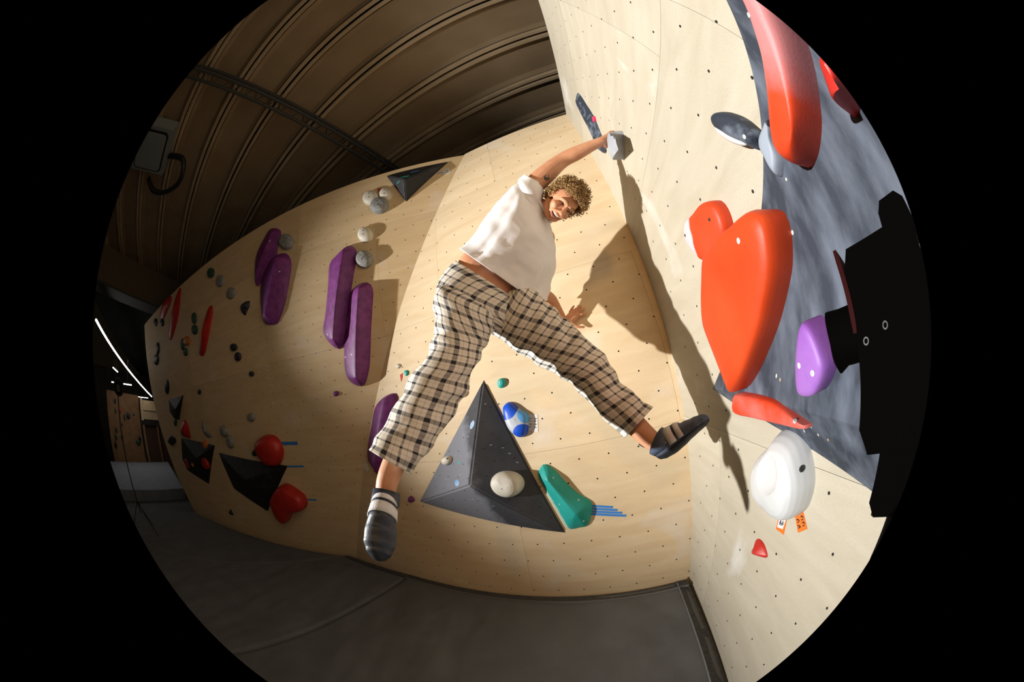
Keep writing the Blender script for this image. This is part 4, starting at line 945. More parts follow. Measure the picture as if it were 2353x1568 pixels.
# long slate wedge on the right wall
we = H['wedge']['o']
wr = H['wedge_ridge']['o']
A0, A1 = Vector(we[0]), Vector(we[1])
tdir = (Vector(we[3]) - A0).normalized()
bdir = (Vector(we[4]) - A0).normalized()
rdir = (Vector(wr[2]) - Vector(wr[0])).normalized()
bl = Vector((0.70, 1.398))
TF = A0 + tdir * 2.75
BF = A0 + bdir * 2.45
RF = Vector(wr[0]) + rdir * 2.0
Bn = Vector(wr[0])
vs = [on('R', A0.x, A0.y, 0.0), on('R', A1.x, A1.y, 0.0), on('R', TF.x, TF.y, 0.0), on('R', RF.x, RF.y, 0.20), on('R', BF.x, BF.y, 0.0), on('R', Bn.x, Bn.y, 0.06), on('R', bl.x - 0.12, 1.410, 0.0),
      on('R', A0.x, A0.y, -0.004), on('R', TF.x, TF.y, -0.004), on('R', BF.x, BF.y, -0.004)]
fs = [(1, 0, 5), (2, 1, 5), (2, 5, 3), (0, 6, 5), (6, 4, 5), (5, 4, 3), (2, 3, 4), (7, 8, 9), (0, 1, 2, 8, 7), (4, 6, 0, 7, 9), (2, 4, 9, 8)]
wedge = mk('wall_volume', vs, fs, M_WEDGE, origin=on('R', A0.x, A0.y), label='long slate blue wedge volume streaked with chalk on the pale wall', cat='wall volume')
bm = bmesh.new()
bm.from_mesh(wedge.data)
bmesh.ops.recalc_face_normals(bm, faces=bm.faces)
bm.to_mesh(wedge.data)
bm.free()
tree_we = BVHTree.FromPolygons(vs, fs)
M_CHIP = mat('bare_wood_chip', (0.42, 0.30, 0.16), 0.8)
random.seed(21)
for i in range(46):
    s, t = random.random(), random.random()
    q = A0 + tdir * (0.5 + 1.5 * s)
    q2 = A0 + bdir * (0.45 + 1.4 * s)
    q = q.lerp(q2, 0.06 + 0.86 * t)
    decal(tree_we, 'R', blobpts((q.x, q.y), random.uniform(0.002, 0.005), random.uniform(0.003, 0.007), 9, random.uniform(-0.5, 0.5)), wedge, random.choice([M_LGREY, M_CREAM, M_CHIP, M_CHIP]), 'paint_chip', 0.0006)

# ------------------------------------------------------------------ holds on the right wall
def two_tone(o, fn, m2):
    """give the faces picked by fn(world centre) a second material slot"""
    o.data.materials.append(m2)
    k = len(o.data.materials) - 1
    org = ORG[o.name]
    for p in o.data.polygons:
        if fn(p.center + org):
            p.material_index = k

WB = dict(ang=40)
def org_of(key):
    d = H[key]
    return on(d['w'], *[sum(c) / len(d['o']) for c in zip(*d['o'])])
def along(key, a, b):
    d = H[key]
    pa, pb = on(d['w'], *a), on(d['w'], *b)
    return pa, (pb - pa)
PK = (0.55, 0.20, 0.20)
_s = H['red_long']['spine']
_p, _d = along('red_long', _s[1], _s[0])
hold('red_long', worn_or_lit('chalky_topped_red', (0.60, 0.042, 0.004), PK, _p.lerp(_p + _d, 0.38), _d, 0.10, org_of('red_long')), 0.075, 'long orange red macro hold reaching up the slate wedge', 'dome', base=0.085, n=64, boltmat=M_STEEL)
hold('red_far', M_REDD, 0.07, 'dark red oval hold alone on the slate wedge', 'dome', base=0.11, boltmat=M_STEEL)
o = hold('bean', M_SLATE, 0.055, 'black bean shaped hold with a white lower lip', 'pebble', boltmat=M_WHT, lump=0.004)
two_tone(o, lambda c: False, M_WHT)
_lp = H['bean']['o']
_b = MB()
_c = [(_lp[11][0] * 0.5 + _lp[12][0] * 0.5, _lp[12][1]), tuple(_lp[11]), tuple(_lp[10]), tuple(_lp[9])]
_pts = [on('R', c[0] + 0.002, c[1] + 0.002, 0.038) for c in _c]
_b.tube([catmull(_pts, t / 4) for t in range(13)], [0.003, 0.008, 0.011, 0.012, 0.012, 0.012, 0.012, 0.012, 0.012, 0.011, 0.010, 0.007, 0.003], 8)
_b.build('lip', M_WHT, o, smooth=True, label='white rubbed lower lip')
_s = H['blade_small']['spine']
_p = on('R', *_s[0])
hold('blade_small', worn_or_lit('two_tone_slate', (0.030, 0.036, 0.048), (0.30, 0.35, 0.42), _p, FR['R'][1] * -1 + FR['R'][2] * 0.2, 0.004, org_of('blade_small')), 0.05, 'narrow slate blade hold touching the long orange red macro', 'dome', base=0.02)
_q = H['red_mid']['o']
_p, _d = along('red_mid', _q[7], _q[0])
hold('red_mid', worn_or_lit('chalk_ended_red', (0.52, 0.042, 0.004), (0.72, 0.50, 0.52), _p.lerp(_p + _d, 0.70), _d, 0.016, org_of('red_mid'), grain=30), 0.06, 'small orange red hold with a chalk white end, above the big heart shaped hold', 'slab', boltmat=M_DBOLT)
o = hold('red_big', M_RED, 0.085, 'big heart shaped orange red macro hold with a pointed lower end', 'slab', base=0.07, n=64, boltmat=M_STEEL, boltr=0.008)
hold('red_low', M_REDCH, 0.06, 'wide orange red lip hold under the point of the big macro', 'slab', base=0.045, n=48, boltmat=M_STEEL)
hold('violet', M_VIO, 0.055, 'light violet oval hold on the slate wedge', 'slab', base=0.10, n=48, boltmat=M_STEEL)
wd = H['white_big']['dish'][0]
hold('white_big', M_WHT, 0.11, 'large smooth white egg shaped hold with a shallow dish', 'dome', n=56, dish=((wd[0] + 0.03, wd[1] - 0.022), 0.062, 0.022), boltmat=M_DBOLT, boltr=0.010)
hold('red_tiny', M_REDD, 0.035, 'tiny red wedge foothold below the white egg hold', 'cone')
o = hold('blade', M_SLATE, 0.05, 'long thin blue black blade hold in the upper corner', 'facet', lump=0.004)
flat('pink_mark', 'R', H['blade']['pink'], mat('pink_paint', (0.75, 0.04, 0.14), 0.5), 0.018, parent=o)
hold('grip', M_LGREY, 0.10, 'light grey block hold gripped by the climber', 'slab', lump=0.004, boltmat=M_DBOLT, boltr=0.006)
# route cards
def scrib(w, quad, parent, rows=2, material=None):
    """handwritten strokes on a card: flat ink print"""
    random.seed(int(abs(quad[0][0]) * 1000))
    q = [Vector(p) for p in quad]
    for r in range(rows):
        v0 = (r + 0.5) / rows
        for k in range(4):
            u0 = 0.22 + k * 0.17
            a = (q[0].lerp(q[1], v0 - 0.22 / rows)).lerp(q[3].lerp(q[2], v0 - 0.22 / rows), u0)
            b = (q[0].lerp(q[1], v0 + 0.22 / rows)).lerp(q[3].lerp(q[2], v0 + 0.22 / rows), u0 + random.uniform(-0.04, 0.10))
            flat('pen_stroke', w, strip2(a, b, 0.0016), material or M_INK, 0.0004, parent, h0=0.0036)
            if k % 2 == 0:
                c = b.lerp(a, 0.5) + Vector((0.012, 0.0))
                flat('pen_stroke', w, strip2(b.lerp(a, 0.4), c, 0.0014), material or M_INK, 0.0004, parent, h0=0.0036)
ta = H['tag_a']['o']
o = flat('route_card', 'R', ta, M_ORTAG, 0.0018, label='orange bordered white route card below the white egg hold', cat='route card')
flat('white_field', 'R', H['tag_a']['inner'], M_TAPEW, 0.0012, o, h0=0.0018)
scrib('R', H['tag_a']['inner'], o, 1)
o = flat('route_card', 'R', H['tag_b']['o'], M_ORTAG, 0.0018, label='plain orange route card with a black scribble below the white egg hold', cat='route card')
scrib('R', H['tag_b']['o'], o, 2)

# ------------------------------------------------------------------ holds on the centre wall
_t0, _t1 = on('C', *H['tri']['o'][0]), on('C', *H['tri']['o'][2])
_e = (_t1 - _t0).normalized()
_ed = _e.cross(FR['C'][3])
if _ed.x > 0:
    _ed = -_ed
hold('teal', worn_or_lit('chalk_edged_teal', (0.012, 0.33, 0.29), (0.36, 0.62, 0.60), _t0 - _ed * 0.045, _ed, 0.014, org_of('teal'), grain=40), 0.085, 'teal wedge hold leaning on the charcoal pyramid volume', 'facet', n=56, boltmat=M_STEEL, ang=25)
_pp = H['blue']['patch']
CB_, SK_ = (0.008, 0.085, 0.62), (0.12, 0.40, 0.80)
hold('blue', lobed('white_cobalt_resin', (0.50, 0.53, 0.58), [(on('C', _pp[1][0] + 0.02, _pp[1][1] + 0.015, 0.04), 0.065, SK_), (on('C', _pp[0][0] - 0.012, _pp[0][1] + 0.012, 0.04), 0.085, CB_), (on('C', _pp[2][0] + 0.008, _pp[2][1] - 0.012, 0.04), 0.068, CB_)], org_of('blue')), 0.06, 'white and cobalt blue three lobed hold beside the charcoal pyramid', 'dome', n=48, boltmat=M_STEEL)
o = flat('route_card', 'C', H['blue_tag']['o'], M_TAPEW, 0.0018, label='white paper card taped beside the blue three lobed hold', cat='route card')
scrib('C', H['blue_tag']['o'], o, 2)
hold('teal_tiny', M_TEAL, 0.03, 'tiny teal foothold above the charcoal pyramid volume', 'dome', n=24, boltmat=M_STEEL)
hold('white_tiny', M_CREAM, 0.03, 'tiny cream foothold beside the lower trouser leg', 'dome', n=24, spine=False)
hold('ball_small', M_CREAM, 0.045, 'small cream dome on the left edge of the charcoal pyramid', 'dome', base=0.06, n=24, spine=False)
hold('ball', M_CREAM, 0.085, 'round cream dome hold on the dark face of the charcoal pyramid', 'dome', base=0.10, n=40, spine=False, boltmat=M_STEEL, dish=((sum(p[0] for p in H['ball']['o']) / 14 + 0.03, sum(p[1] for p in H['ball']['o']) / 14 + 0.05), 0.05, 0.005))
hold('purple_dot', M_PUR, 0.025, 'tiny purple foothold between the shoe and the charcoal pyramid', 'dome', n=16)
st = H['stripes']['o']
for i in range(4):
    flat('tape_strip', 'C', strip2(st[2 * i], st[2 * i + 1], 0.0085), M_TBLUE, label=('topmost, shortest', 'second, from the top,', 'third, from the top,', 'lowest, longest')[i] + ' blue tape of the four beside the teal hold', cat='tape', group='four blue tapes at the teal hold')
hold('purple_e', M_PUR, 0.09, 'plum ridged hold half hidden behind the trouser leg', 'facet', n=48, ang=22)
flat('route_card', 'C', H['tag_e']['o'], M_TAPEW, 0.0018, label='torn white tape piece at the foot of the half hidden plum hold', cat='tape')
hold('squig_teal', M_TEAL, 0.02, 'tiny teal foothold close to the knee', 'dome', n=16, bolts=False)
flat('tape_strip', 'C', H['squig_red']['o'], M_REDINK, label='small curled red tape mark close to the knee', cat='tape')
hold('bolt_white', M_CREAM, 0.02, 'tiny pale screw on foothold near the round sticker', 'dome', n=16)
# ------------------------------------------------------------------ holds on the left wall
PL_ = dict(n=52, ang=22, boltmat=M_STEEL, boltr=0.010)
hold('purple_a', M_PUR, 0.10, 'smaller upper plum ridged hold of the far pair', 'facet', **PL_)
hold('purple_b', M_PUR, 0.14, 'broad lower plum ridged hold of the far pair', 'facet', **PL_)
hold('purple_c', M_PUR, 0.13, 'upper plum ridged hold of the long pair', 'facet', **PL_)
hold('purple_d', M_PUR, 0.13, 'lower plum ridged hold of the long pair, casting a rounded shadow', 'facet', **PL_)
hold('white_a', M_CREAM, 0.07, 'larger white dome of the cluster beside the black pyramid', 'dome', n=28)
hold('white_b', M_CREAM, 0.07, 'white dome with a red corner beside the black pyramid', 'dome', n=28)
hold('grey_a', M_GREY, 0.09, 'speckled grey pebble hold under the two white domes', 'pebble', n=28, lump=0.01)
hold('white_c', M_CREAM, 0.07, 'single white dome hold above a grey pebble hold', 'dome', n=28)
hold('grey_b', M_GREY, 0.09, 'speckled grey pebble hold beside the long plum pair', 'pebble', n=28, lump=0.01)
hold('grey_c', M_GREY, 0.08, 'speckled grey pebble hold beside the far plum pair', 'pebble', n=28, lump=0.01)
flat('tape_strip', 'L', H['red_bit']['o'], M_REDINK, 0.02, label='small red corner marker between the white domes', cat='tape')
o = flat('route_card', 'L', H['pyr_tag']['o'], M_TAPEW, 0.0018, label='round white tag at the end of the blue tape', cat='route card')
_c = [sum(p[k] for p in H['pyr_tag']['o']) / 14 for k in (0, 1)]
scrib('L', [(_c[0] - 0.03, _c[1] + 0.028), (_c[0] - 0.03, _c[1] - 0.03), (_c[0] + 0.03, _c[1] - 0.03), (_c[0] + 0.03, _c[1] + 0.028)], o, 2)
o = flat('route_card', 'L', H['sticker']['o'], M_TAPEW, 0.0018, label='round white sticker between the plum holds', cat='route card')
_c = [sum(p[k] for p in H['sticker']['o']) / 12 for k in (0, 1)]
scrib('L', [(_c[0] - 0.02, _c[1] + 0.02), (_c[0] - 0.02, _c[1] - 0.02), (_c[0] + 0.02, _c[1] - 0.02), (_c[0] + 0.02, _c[1] + 0.02)], o, 2)
hold('dot_purple', M_PUR, 0.025, 'tiny purple foothold under the long plum pair', 'dome', n=16)
M_DKG = mat('dark_green_resin', (0.02, 0.06, 0.04), 0.6, (0.03, 0.09, 0.06), 12)
M_ORA = mat('orange_resin', (0.55, 0.14, 0.02), 0.5, (0.62, 0.2, 0.04), 9)
for key, m, hgt, prof, lab, grp in [
    ('dk_teal', M_DKG, 0.05, 'dome', 'dark green pebble hold high on the dim wall', None),
    ('dk_grey1', M_GREY, 0.05, 'dome', 'upper grey pebble in the dim diagonal row below the roof', 'dim grey pebbles'),
    ('dk_grey2', M_GREY, 0.05, 'dome', 'lower grey pebble in the dim diagonal row below the roof', 'dim grey pebbles'),
    ('dk_black', M_BLK, 0.08, 'cone', 'black horn hold beside the far plum pair', None),
    ('dk_p1', M_BLK, 0.05, 'pebble', 'upper black pebble of a pair on the dim wall', 'black pebble pair'),
    ('dk_p2', M_BLK, 0.05, 'pebble', 'lower black pebble of a pair on the dim wall', 'black pebble pair'),
    ('dk_p3', M_BLK, 0.04, 'pebble', 'small black foothold beside the chalk flecks', None),
    ('dk_p4', M_GREY, 0.05, 'pebble', 'dark grey crimp hold above the round red hold', None),
    ('dk_p5', M_BLK, 0.04, 'pebble', 'small dark foothold right of the far triangular volume', None),
    ('dk_p6', M_BLK, 0.05, 'dome', 'slim black hold above the far triangular volume', None),
    ('dk_p7', M_BLK, 0.06, 'dome', 'upper slim black hold at the far end of the wall', 'far black holds'),
    ('dk_p8', M_BLK, 0.06, 'dome', 'lower slim black hold at the far end of the wall', 'far black holds'),
    ('dk_p9', M_BLK, 0.06, 'dome', 'small black hold under the shorter far dark red strip', None),
    ('dk_p10', M_BLK, 0.06, 'dome', 'small black hold tucked between the two far dark red strips', None),
    ('gr1', M_DKG, 0.06, 'dome', 'upper dark green hold beside the long red strip', 'green holds at the red strip'),
    ('gr2', M_DKG, 0.06, 'dome', 'lower dark green hold beside the long red strip', 'green holds at the red strip'),
    ('gr3', M_DKG, 0.05, 'dome', 'upper dark green hold beside the orange hold', 'green holds at the orange hold'),
    ('gr4', M_DKG, 0.05, 'dome', 'lower dark green hold beside the orange hold', 'green holds at the orange hold'),
    ('orange', M_ORA, 0.05, 'dome', 'orange round hold on the dim wall', None),
    ('rd1', M_REDD, 0.10, 'facet', 'long slim red strip hold standing by itself', None),
    ('rd2', M_REDD, 0.10, 'facet', 'longer dark red strip hold of the far pair', None),
    ('rd3', M_REDD, 0.10, 'facet', 'shorter dark red strip hold of the far pair', None),
    ('rd_low', M_REDD, 0.12, 'cone', 'red pointed hold on top of the colour dotted dark volume', None),
    ('rd_round', M_REDD, 0.16, 'dome', 'round red hold resting on the big black volume', None),
    ('rd_cone', M_REDD, 0.20, 'slab', 'red bucket shaped hold below the big black volume', None),
    ('dk_q1', M_GREY, 0.06, 'facet', 'dark horn shaped hold above the colour dotted volume', None),
    ('dk_q2', M_GREY, 0.07, 'dome', 'upper dark grey oval of the stacked pair above the big black volume', 'stacked dark ovals'),
    ('dk_q3', M_GREY, 0.07, 'dome', 'lower dark grey oval of the stacked pair above the big black volume', 'stacked dark ovals'),
    ('dk_q4', M_BLK, 0.05, 'cone', 'tiny black foothold near the mat under the big black volume', None),
    ('dk_q5', M_BLK, 0.07, 'slab', 'black block hold beside the round red hold', None),
    ('dk_q7', M_DKG, 0.05, 'dome', 'dark green hold below the far triangular volume', None),
    ('dk_q8', M_BLK, 0.05, 'pebble', 'small black hold at the dim wall end near the mat', None),
]:
    hold(key, m, hgt, lab, prof, group=grp, n=28, bolts=False)
qa, qb, qc = H['quad_apex']['o']
volume(H['quad_a']['o'], 'L', (*qa, 0.14), M_VOLB, 'small dark triangular volume far along the dim wall')
vb, tvb = volume(H['quad_b']['o'], 'L', (*qb, 0.16), M_VOLB, 'dark volume dotted with orange and red holds')
cqb = H['qb_marks']['o']
for c, m, lab, r in ((cqb[0], M_ORA, 'orange star shaped hold on the dotted dark volume', 0.11), (cqb[1], M_REDD, 'dull red hold in the middle of the dotted dark volume', 0.15), (cqb[2], M_REDD, 'dull red hold at the edge of the dotted dark volume', 0.13), (cqb[3], M_ORA, 'small orange chip on the dotted dark volume', 0.05)):
    hit = tvb.ray_cast(on('L', c[0], c[1], 0.9), -FR['L'][3])
    hb = (hit[0] - on('L', c[0], c[1], 0)).dot(FR['L'][3]) - 0.02 if hit[0] is not None else 0.02
    v_, f_ = hold_mesh('L', blobpts(c, r, r * 0.8, 10), hb, 0.05, None, 'dome', 20)
    mk('climbing_hold', v_, f_, m, smooth=True, label=lab, cat='climbing hold')
volume(H['quad_c']['o'], 'L', (*qc, 0.22), M_VOLB, 'big black four sided volume between the two red holds')
tp = H['tapes']['o']
for i, lab in enumerate(['upper blue tape strip beside the round red hold', 'lower blue tape strip beside the round red hold', 'blue tape strip at the corner of the big black volume', 'blue tape strip beside the red bucket hold']):
    flat('tape_strip', 'L', strip2(tp[2 * i], tp[2 * i + 1], 0.012), M_TBLUE, label=lab, cat='tape')
b = MB()
for (u, v) in H['flecks']['o']:
    p = strip2((u - 0.012, v), (u + 0.012, v), 0.006)
    b.add([on('L', a, c, 0.002) for a, c in p], [(0, 1, 2, 3)])
b.build('chalk_flecks', M_CHALK, kind='stuff', label='scatter of small white chalk flecks on the plywood wall', cat='chalk')

# ------------------------------------------------------------------ far end of the hall
mk('wall_far', [(-25, -6, -0.36), (-25, 9, -0.36), (-25, 9, 5.6), (-25, -6, 5.6), (-25.2, -6, -0.36), (-25.2, 9, -0.36), (-25.2, 9, 5.6), (-25.2, -6, 5.6)],
   [(3, 2, 1, 0), (4, 5, 6, 7), (0, 1, 5, 4), (1, 2, 6, 5), (2, 3, 7, 6), (3, 0, 4, 7)], M_DARKW, kind='structure', origin=(-25, 0, -0.36))
def bx(name, c, hx, hy, hz, m, parent=None, **kw):
    return MB().box(c, (hx, 0, 0), (0, hy, 0), (0, 0, hz)).build(name, m, parent, **kw)
hb = empty('header_beam', (-8.4, 0, 4.7), 'dark brown boxed beam crossing the hall beyond the long wall', 'beam')
bx('beam_box', (-8.5, 1.0, 5.15), 0.25, 4.5, 0.42, mat('dark_beam_paint', (0.10, 0.07, 0.04), 0.7), hb)
bx('beam_flange', (-8.5, 1.0, 4.70), 0.32, 4.5, 0.03, M_TRUSS, hb)
cu_ = empty('ceiling_unit', (-4.3, -0.7, 5.3), 'pale square ceiling unit with a rounded dark groove', 'ceiling unit')
_cc = Vector((-4.35, -0.62, 5.36))
_x, _y, _z = Vector((0.93, -0.37, 0)), Vector((0.374, 0.927, 0)), Vector((0, 0, 1))
def rounded(c, hx, hy, r, z0, z1):
    pts = []
    for sx, sy, a0 in ((1, 1, 0), (-1, 1, 90), (-1, -1, 180), (1, -1, 270)):
        for k in range(5):
            a = math.radians(a0 + k * 22.5)
            pts.append(c + _x * (sx * (hx - r) + r * math.cos(a)) + _y * (sy * (hy - r) + r * math.sin(a)))
    n = len(pts)
    return [p + _z * z0 for p in pts] + [p + _z * z1 for p in pts], [tuple(range(n - 1, -1, -1)), tuple(range(n, 2 * n))] + [(i, (i + 1) % n, n + (i + 1) % n, n + i) for i in range(n)]
MB().box(_cc + _z * 0.06, _x * 0.48, _y * 0.48, _z * 0.10).build('casing', M_UNIT, cu_)
v_, f_ = rounded(_cc, 0.41, 0.41, 0.10, -0.06, 0.0)
mk('groove', v_, f_, M_GROOVE, cu_)
v_, f_ = rounded(_cc, 0.375, 0.375, 0.08, -0.075, 0.0)
mk('grille_panel', v_, f_, M_UNIT, cu_)
for s in (-0.4, 0.4):
    MB().tube([_cc + _x * s + _z * 0.12, _cc + _x * s + _z * 0.34], 0.012, 6).build('hanger', M_TRUSS, cu_)
_hp = [Vector(p) for p in ((-4.3, -0.1, 5.45), (-4.0, 0.25, 5.30), (-4.2, 0.45, 5.12), (-4.6, 0.3, 5.10), (-4.9, 0.0, 5.2), (-5.0, -0.3, 5.4))]
MB().tube([catmull(_hp, t / 6) for t in range(31)], 0.05, 8).build('supply_pipe', mat('black_pipe', (0.01, 0.01, 0.01), 0.5), cu_, smooth=True)

def linear_lamp(a, b, r, label, group=None):
    a, b = Vector(a), Vector(b)
    d = (b - a).normalized()
    s = d.cross(Vector((0, 0, 1))).normalized()
    t = empty('linear_lamp', a.lerp(b, 0.5), label, 'lamp', group)
    MB().rbox(a.lerp(b, 0.5) + Vector((0, 0, r)), s * r, Vector((0, 0, r * 0.5)), d * ((b - a).length / 2), 0.3).build('housing', M_TRUSS, t)
    MB().rbox(a.lerp(b, 0.5) - Vector((0, 0, r * 0.2)), s * r * 0.9, Vector((0, 0, r * 0.75)), d * ((b - a).length / 2 - 0.01), 0.5).build('diffuser', M_LED, t)
    for k in (0.2, 0.8):
        MB().tube([a.lerp(b, k) + Vector((0, 0, r)), a.lerp(b, k) + Vector((0, 0, 5.74 - a.z))], 0.01, 5).build('cable', M_TRUSS, t)
linear_lamp((-8.3, -0.66, 3.90), (-21.6, 4.35, 3.90), 0.035, 'long white linear lamp running down the hall')
linear_lamp((-14.6, 0.35, 4.02), (-15.4, 0.72, 4.02), 0.03, 'short white linear lamp beside the long one')
linear_lamp((-17.5, 0.30, 3.82), (-17.4, 1.95, 3.86), 0.03, 'white linear lamp hung across the hall')
linear_lamp((-21.5, 2.7, 3.75), (-21.0, 3.9, 3.72), 0.02, 'faint linear lamp above the timber board')
# the strobe itself, on its stand
SP = Vector(STROBE)
sd_ = (Vector((0.85, 0.66, 2.85)) - SP).normalized()
M_STB = mat('strobe_black', (0.008, 0.008, 0.008), 0.6)
stb = empty('studio_strobe', (SP.x, SP.y, 0), 'black studio strobe on a thin stand beyond the far holds', 'strobe')
rf_ = MB().tube([SP - sd_ * 0.07, SP - sd_ * 0.05, SP + sd_ * 0.06], [0.07, 0.10, 0.15], 20, cap=False).build('reflector', M_STB, stb, smooth=True)
rf_.modifiers.new('thickness', 'SOLIDIFY').thickness = 0.004
MB().tube([SP - sd_ * 0.36, SP - sd_ * 0.35, SP - sd_ * 0.09, SP - sd_ * 0.075], [0.05, 0.065, 0.07, 0.06], 16).build('flash_head', M_STB, stb, smooth=True, angle=40)
MB().tube([SP - sd_ * 0.20 + Vector((0, 0, -0.06)), (SP.x - 0.2, SP.y - 0.01, 0.35)], 0.014, 8).build('pole', M_STB, stb)
for k in range(3):
    a_ = 0.5 + k * 2.094
    MB().tube([(SP.x - 0.2, SP.y - 0.01, 0.55), (SP.x - 0.2 + 0.45 * math.cos(a_), SP.y - 0.01 + 0.45 * math.sin(a_), 0.022)], 0.010, 6).build('leg', M_STB, stb)
# far bouldering wall and timber doorway
fb = empty('far_boulder_wall', (-20, 1.5, 0), 'dim brown bouldering wall at the far end of the hall', 'climbing wall')
MB().box((-20.5, 1.35, 1.65), (0.12, 0, 0.05), (0, 1.5, 0), (0.12, 0, 2.0)).build('board', M_FARWOOD, fb)
random.seed(5)
for i in range(14):
    c = Vector((-20.33, random.uniform(0.2, 2.7), random.uniform(0.3, 3.3)))
    MB().ball(c, (0.07, 0, 0), (0, random.uniform(0.07, 0.22), 0), (0, 0, random.uniform(0.07, 0.2)), 8, 6).build('hold', random.choice([M_BLK, M_DKG, M_REDD, M_BLK]), fb, smooth=True)
fd = empty('timber_doorway', (-20, 4.2, -0.36), 'timber framed doorway with a pale board above it', 'doorway')
bx('post', (-20.0, 3.05, 1.0), 0.10, 0.09, 1.35, M_FARWOOD, fd)
bx('post', (-20.0, 5.2, 1.0), 0.10, 0.10, 1.35, M_FARWOOD, fd)
bx('post', (-20.0, 4.3, 0.9), 0.08, 0.06, 1.25, M_FARWOOD, fd)
bx('lintel', (-20.0, 4.1, 2.25), 0.12, 1.25, 0.12, mat('near_black_timber', (0.02, 0.016, 0.012), 0.7), fd)
bx('board', (-20.0, 4.0, 2.95), 0.06, 1.0, 0.52, M_FARLIGHT, fd)
bx('board_edge', (-19.9, 3.02, 2.95), 0.10, 0.10, 0.60, M_FARLIGHT, fd)
bx('batten', (-19.92, 4.05, 2.95), 0.05, 0.85, 0.03, M_FARLIGHT, fd)
bx('door_leaf', (-20.1, 4.1, 0.9), 0.03, 1.0, 1.2, mat('dark_door', (0.07, 0.03, 0.015), 0.6), fd)
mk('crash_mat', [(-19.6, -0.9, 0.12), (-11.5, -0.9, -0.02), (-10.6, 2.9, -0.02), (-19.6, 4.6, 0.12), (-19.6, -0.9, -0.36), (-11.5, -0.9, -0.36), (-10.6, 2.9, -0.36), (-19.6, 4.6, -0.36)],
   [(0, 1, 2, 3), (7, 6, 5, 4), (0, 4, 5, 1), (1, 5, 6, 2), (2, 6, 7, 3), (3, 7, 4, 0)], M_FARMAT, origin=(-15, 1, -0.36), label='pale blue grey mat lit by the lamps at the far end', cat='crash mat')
lamp('far_hall_lamp', 'AREA', (-17.0, 1.6, 5.0), 22, (1.0, 0.95, 0.88), (-17.0, 1.6, 0.0), shape='RECTANGLE', size=4.0, size_y=0.3)

# ------------------------------------------------------------------ black camera held out at the photographer's right
rc = Vector(RIG['body'])
vd = (rc - Vector((0, 0, CAMZ))).normalized()
rx = Vector((vd.y, -vd.x, 0)).normalized()      # to the right as the photographer sees it
ry = rx.cross(vd).normalized() * 1.0
if ry.z < 0:
    ry = -ry
rig = empty('video_camera', rc - ry * 0.2, 'black video camera held close at the photographer’s right', 'camera')
def rp(a, b, c=0.0):
    return rc + rx * a + ry * b + vd * c
MB().rbox(rp(0.02, 0.03), rx * 0.075, ry * 0.115, vd * 0.035, 0.25).build('body', M_RIG, rig)
MB().rbox(rp(0.075, 0.145), rx * 0.03, ry * 0.03, vd * 0.03, 0.4).build('viewfinder', M_RIG, rig)
MB().tube([rp(-0.05, 0.055), rp(-0.082, 0.055), rp(-0.100, 0.052), rp(-0.102, 0.052)], [0.036, 0.036, 0.041, 0.030], 20).build('lens', M_RIG, rig, smooth=True, angle=40)
MB().rbox(rp(-0.056, 0.10), rx * 0.004, ry * 0.05, vd * 0.037, 0.3).build('trim_strip', M_RIGRED, rig)
MB().rbox(rp(0.035, -0.10), rx * 0.05, ry * 0.06, vd * 0.03, 0.3).build('battery_grip', M_RIG, rig)
MB().rbox(rp(0.085, -0.20), rx * 0.055, ry * 0.07, vd * 0.03, 0.4).build('handle', M_RIG, rig)
for a, b_ in ((-0.004, 0.047), (-0.040, 0.038)):
    ring = []
    p = rp(a, b_, -0.036)
    vs, fs = [], []
    for k in range(16):
        an = 2 * math.pi * k / 16
        dv_ = rx * math.cos(an) + ry * math.sin(an)
        vs += [p + dv_ * 0.0030, p + dv_ * 0.0048, p + dv_ * 0.0048 + vd * 0.004, p + dv_ * 0.0030 + vd * 0.004]
    for k in range(16):
        q, w_ = 4 * k, 4 * ((k + 1) % 16)
        for j in range(4):
            fs.append((q + j, q + (j + 1) % 4, w_ + (j + 1) % 4, w_ + j))
    mk('screw_ring', vs, fs, mat('dull_screw', (0.035, 0.035, 0.032), 0.5), rig)
# ------------------------------------------------------------------ the climber
B = {k: Vector(v) for k, v in BODY.items()}
HL = {k: Vector(v) for k, v in HANDL.items()}
HR = {k: Vector(v) for k, v in HANDR.items()}
lh, fh, uh = [Vector(v) for v in HEAD]

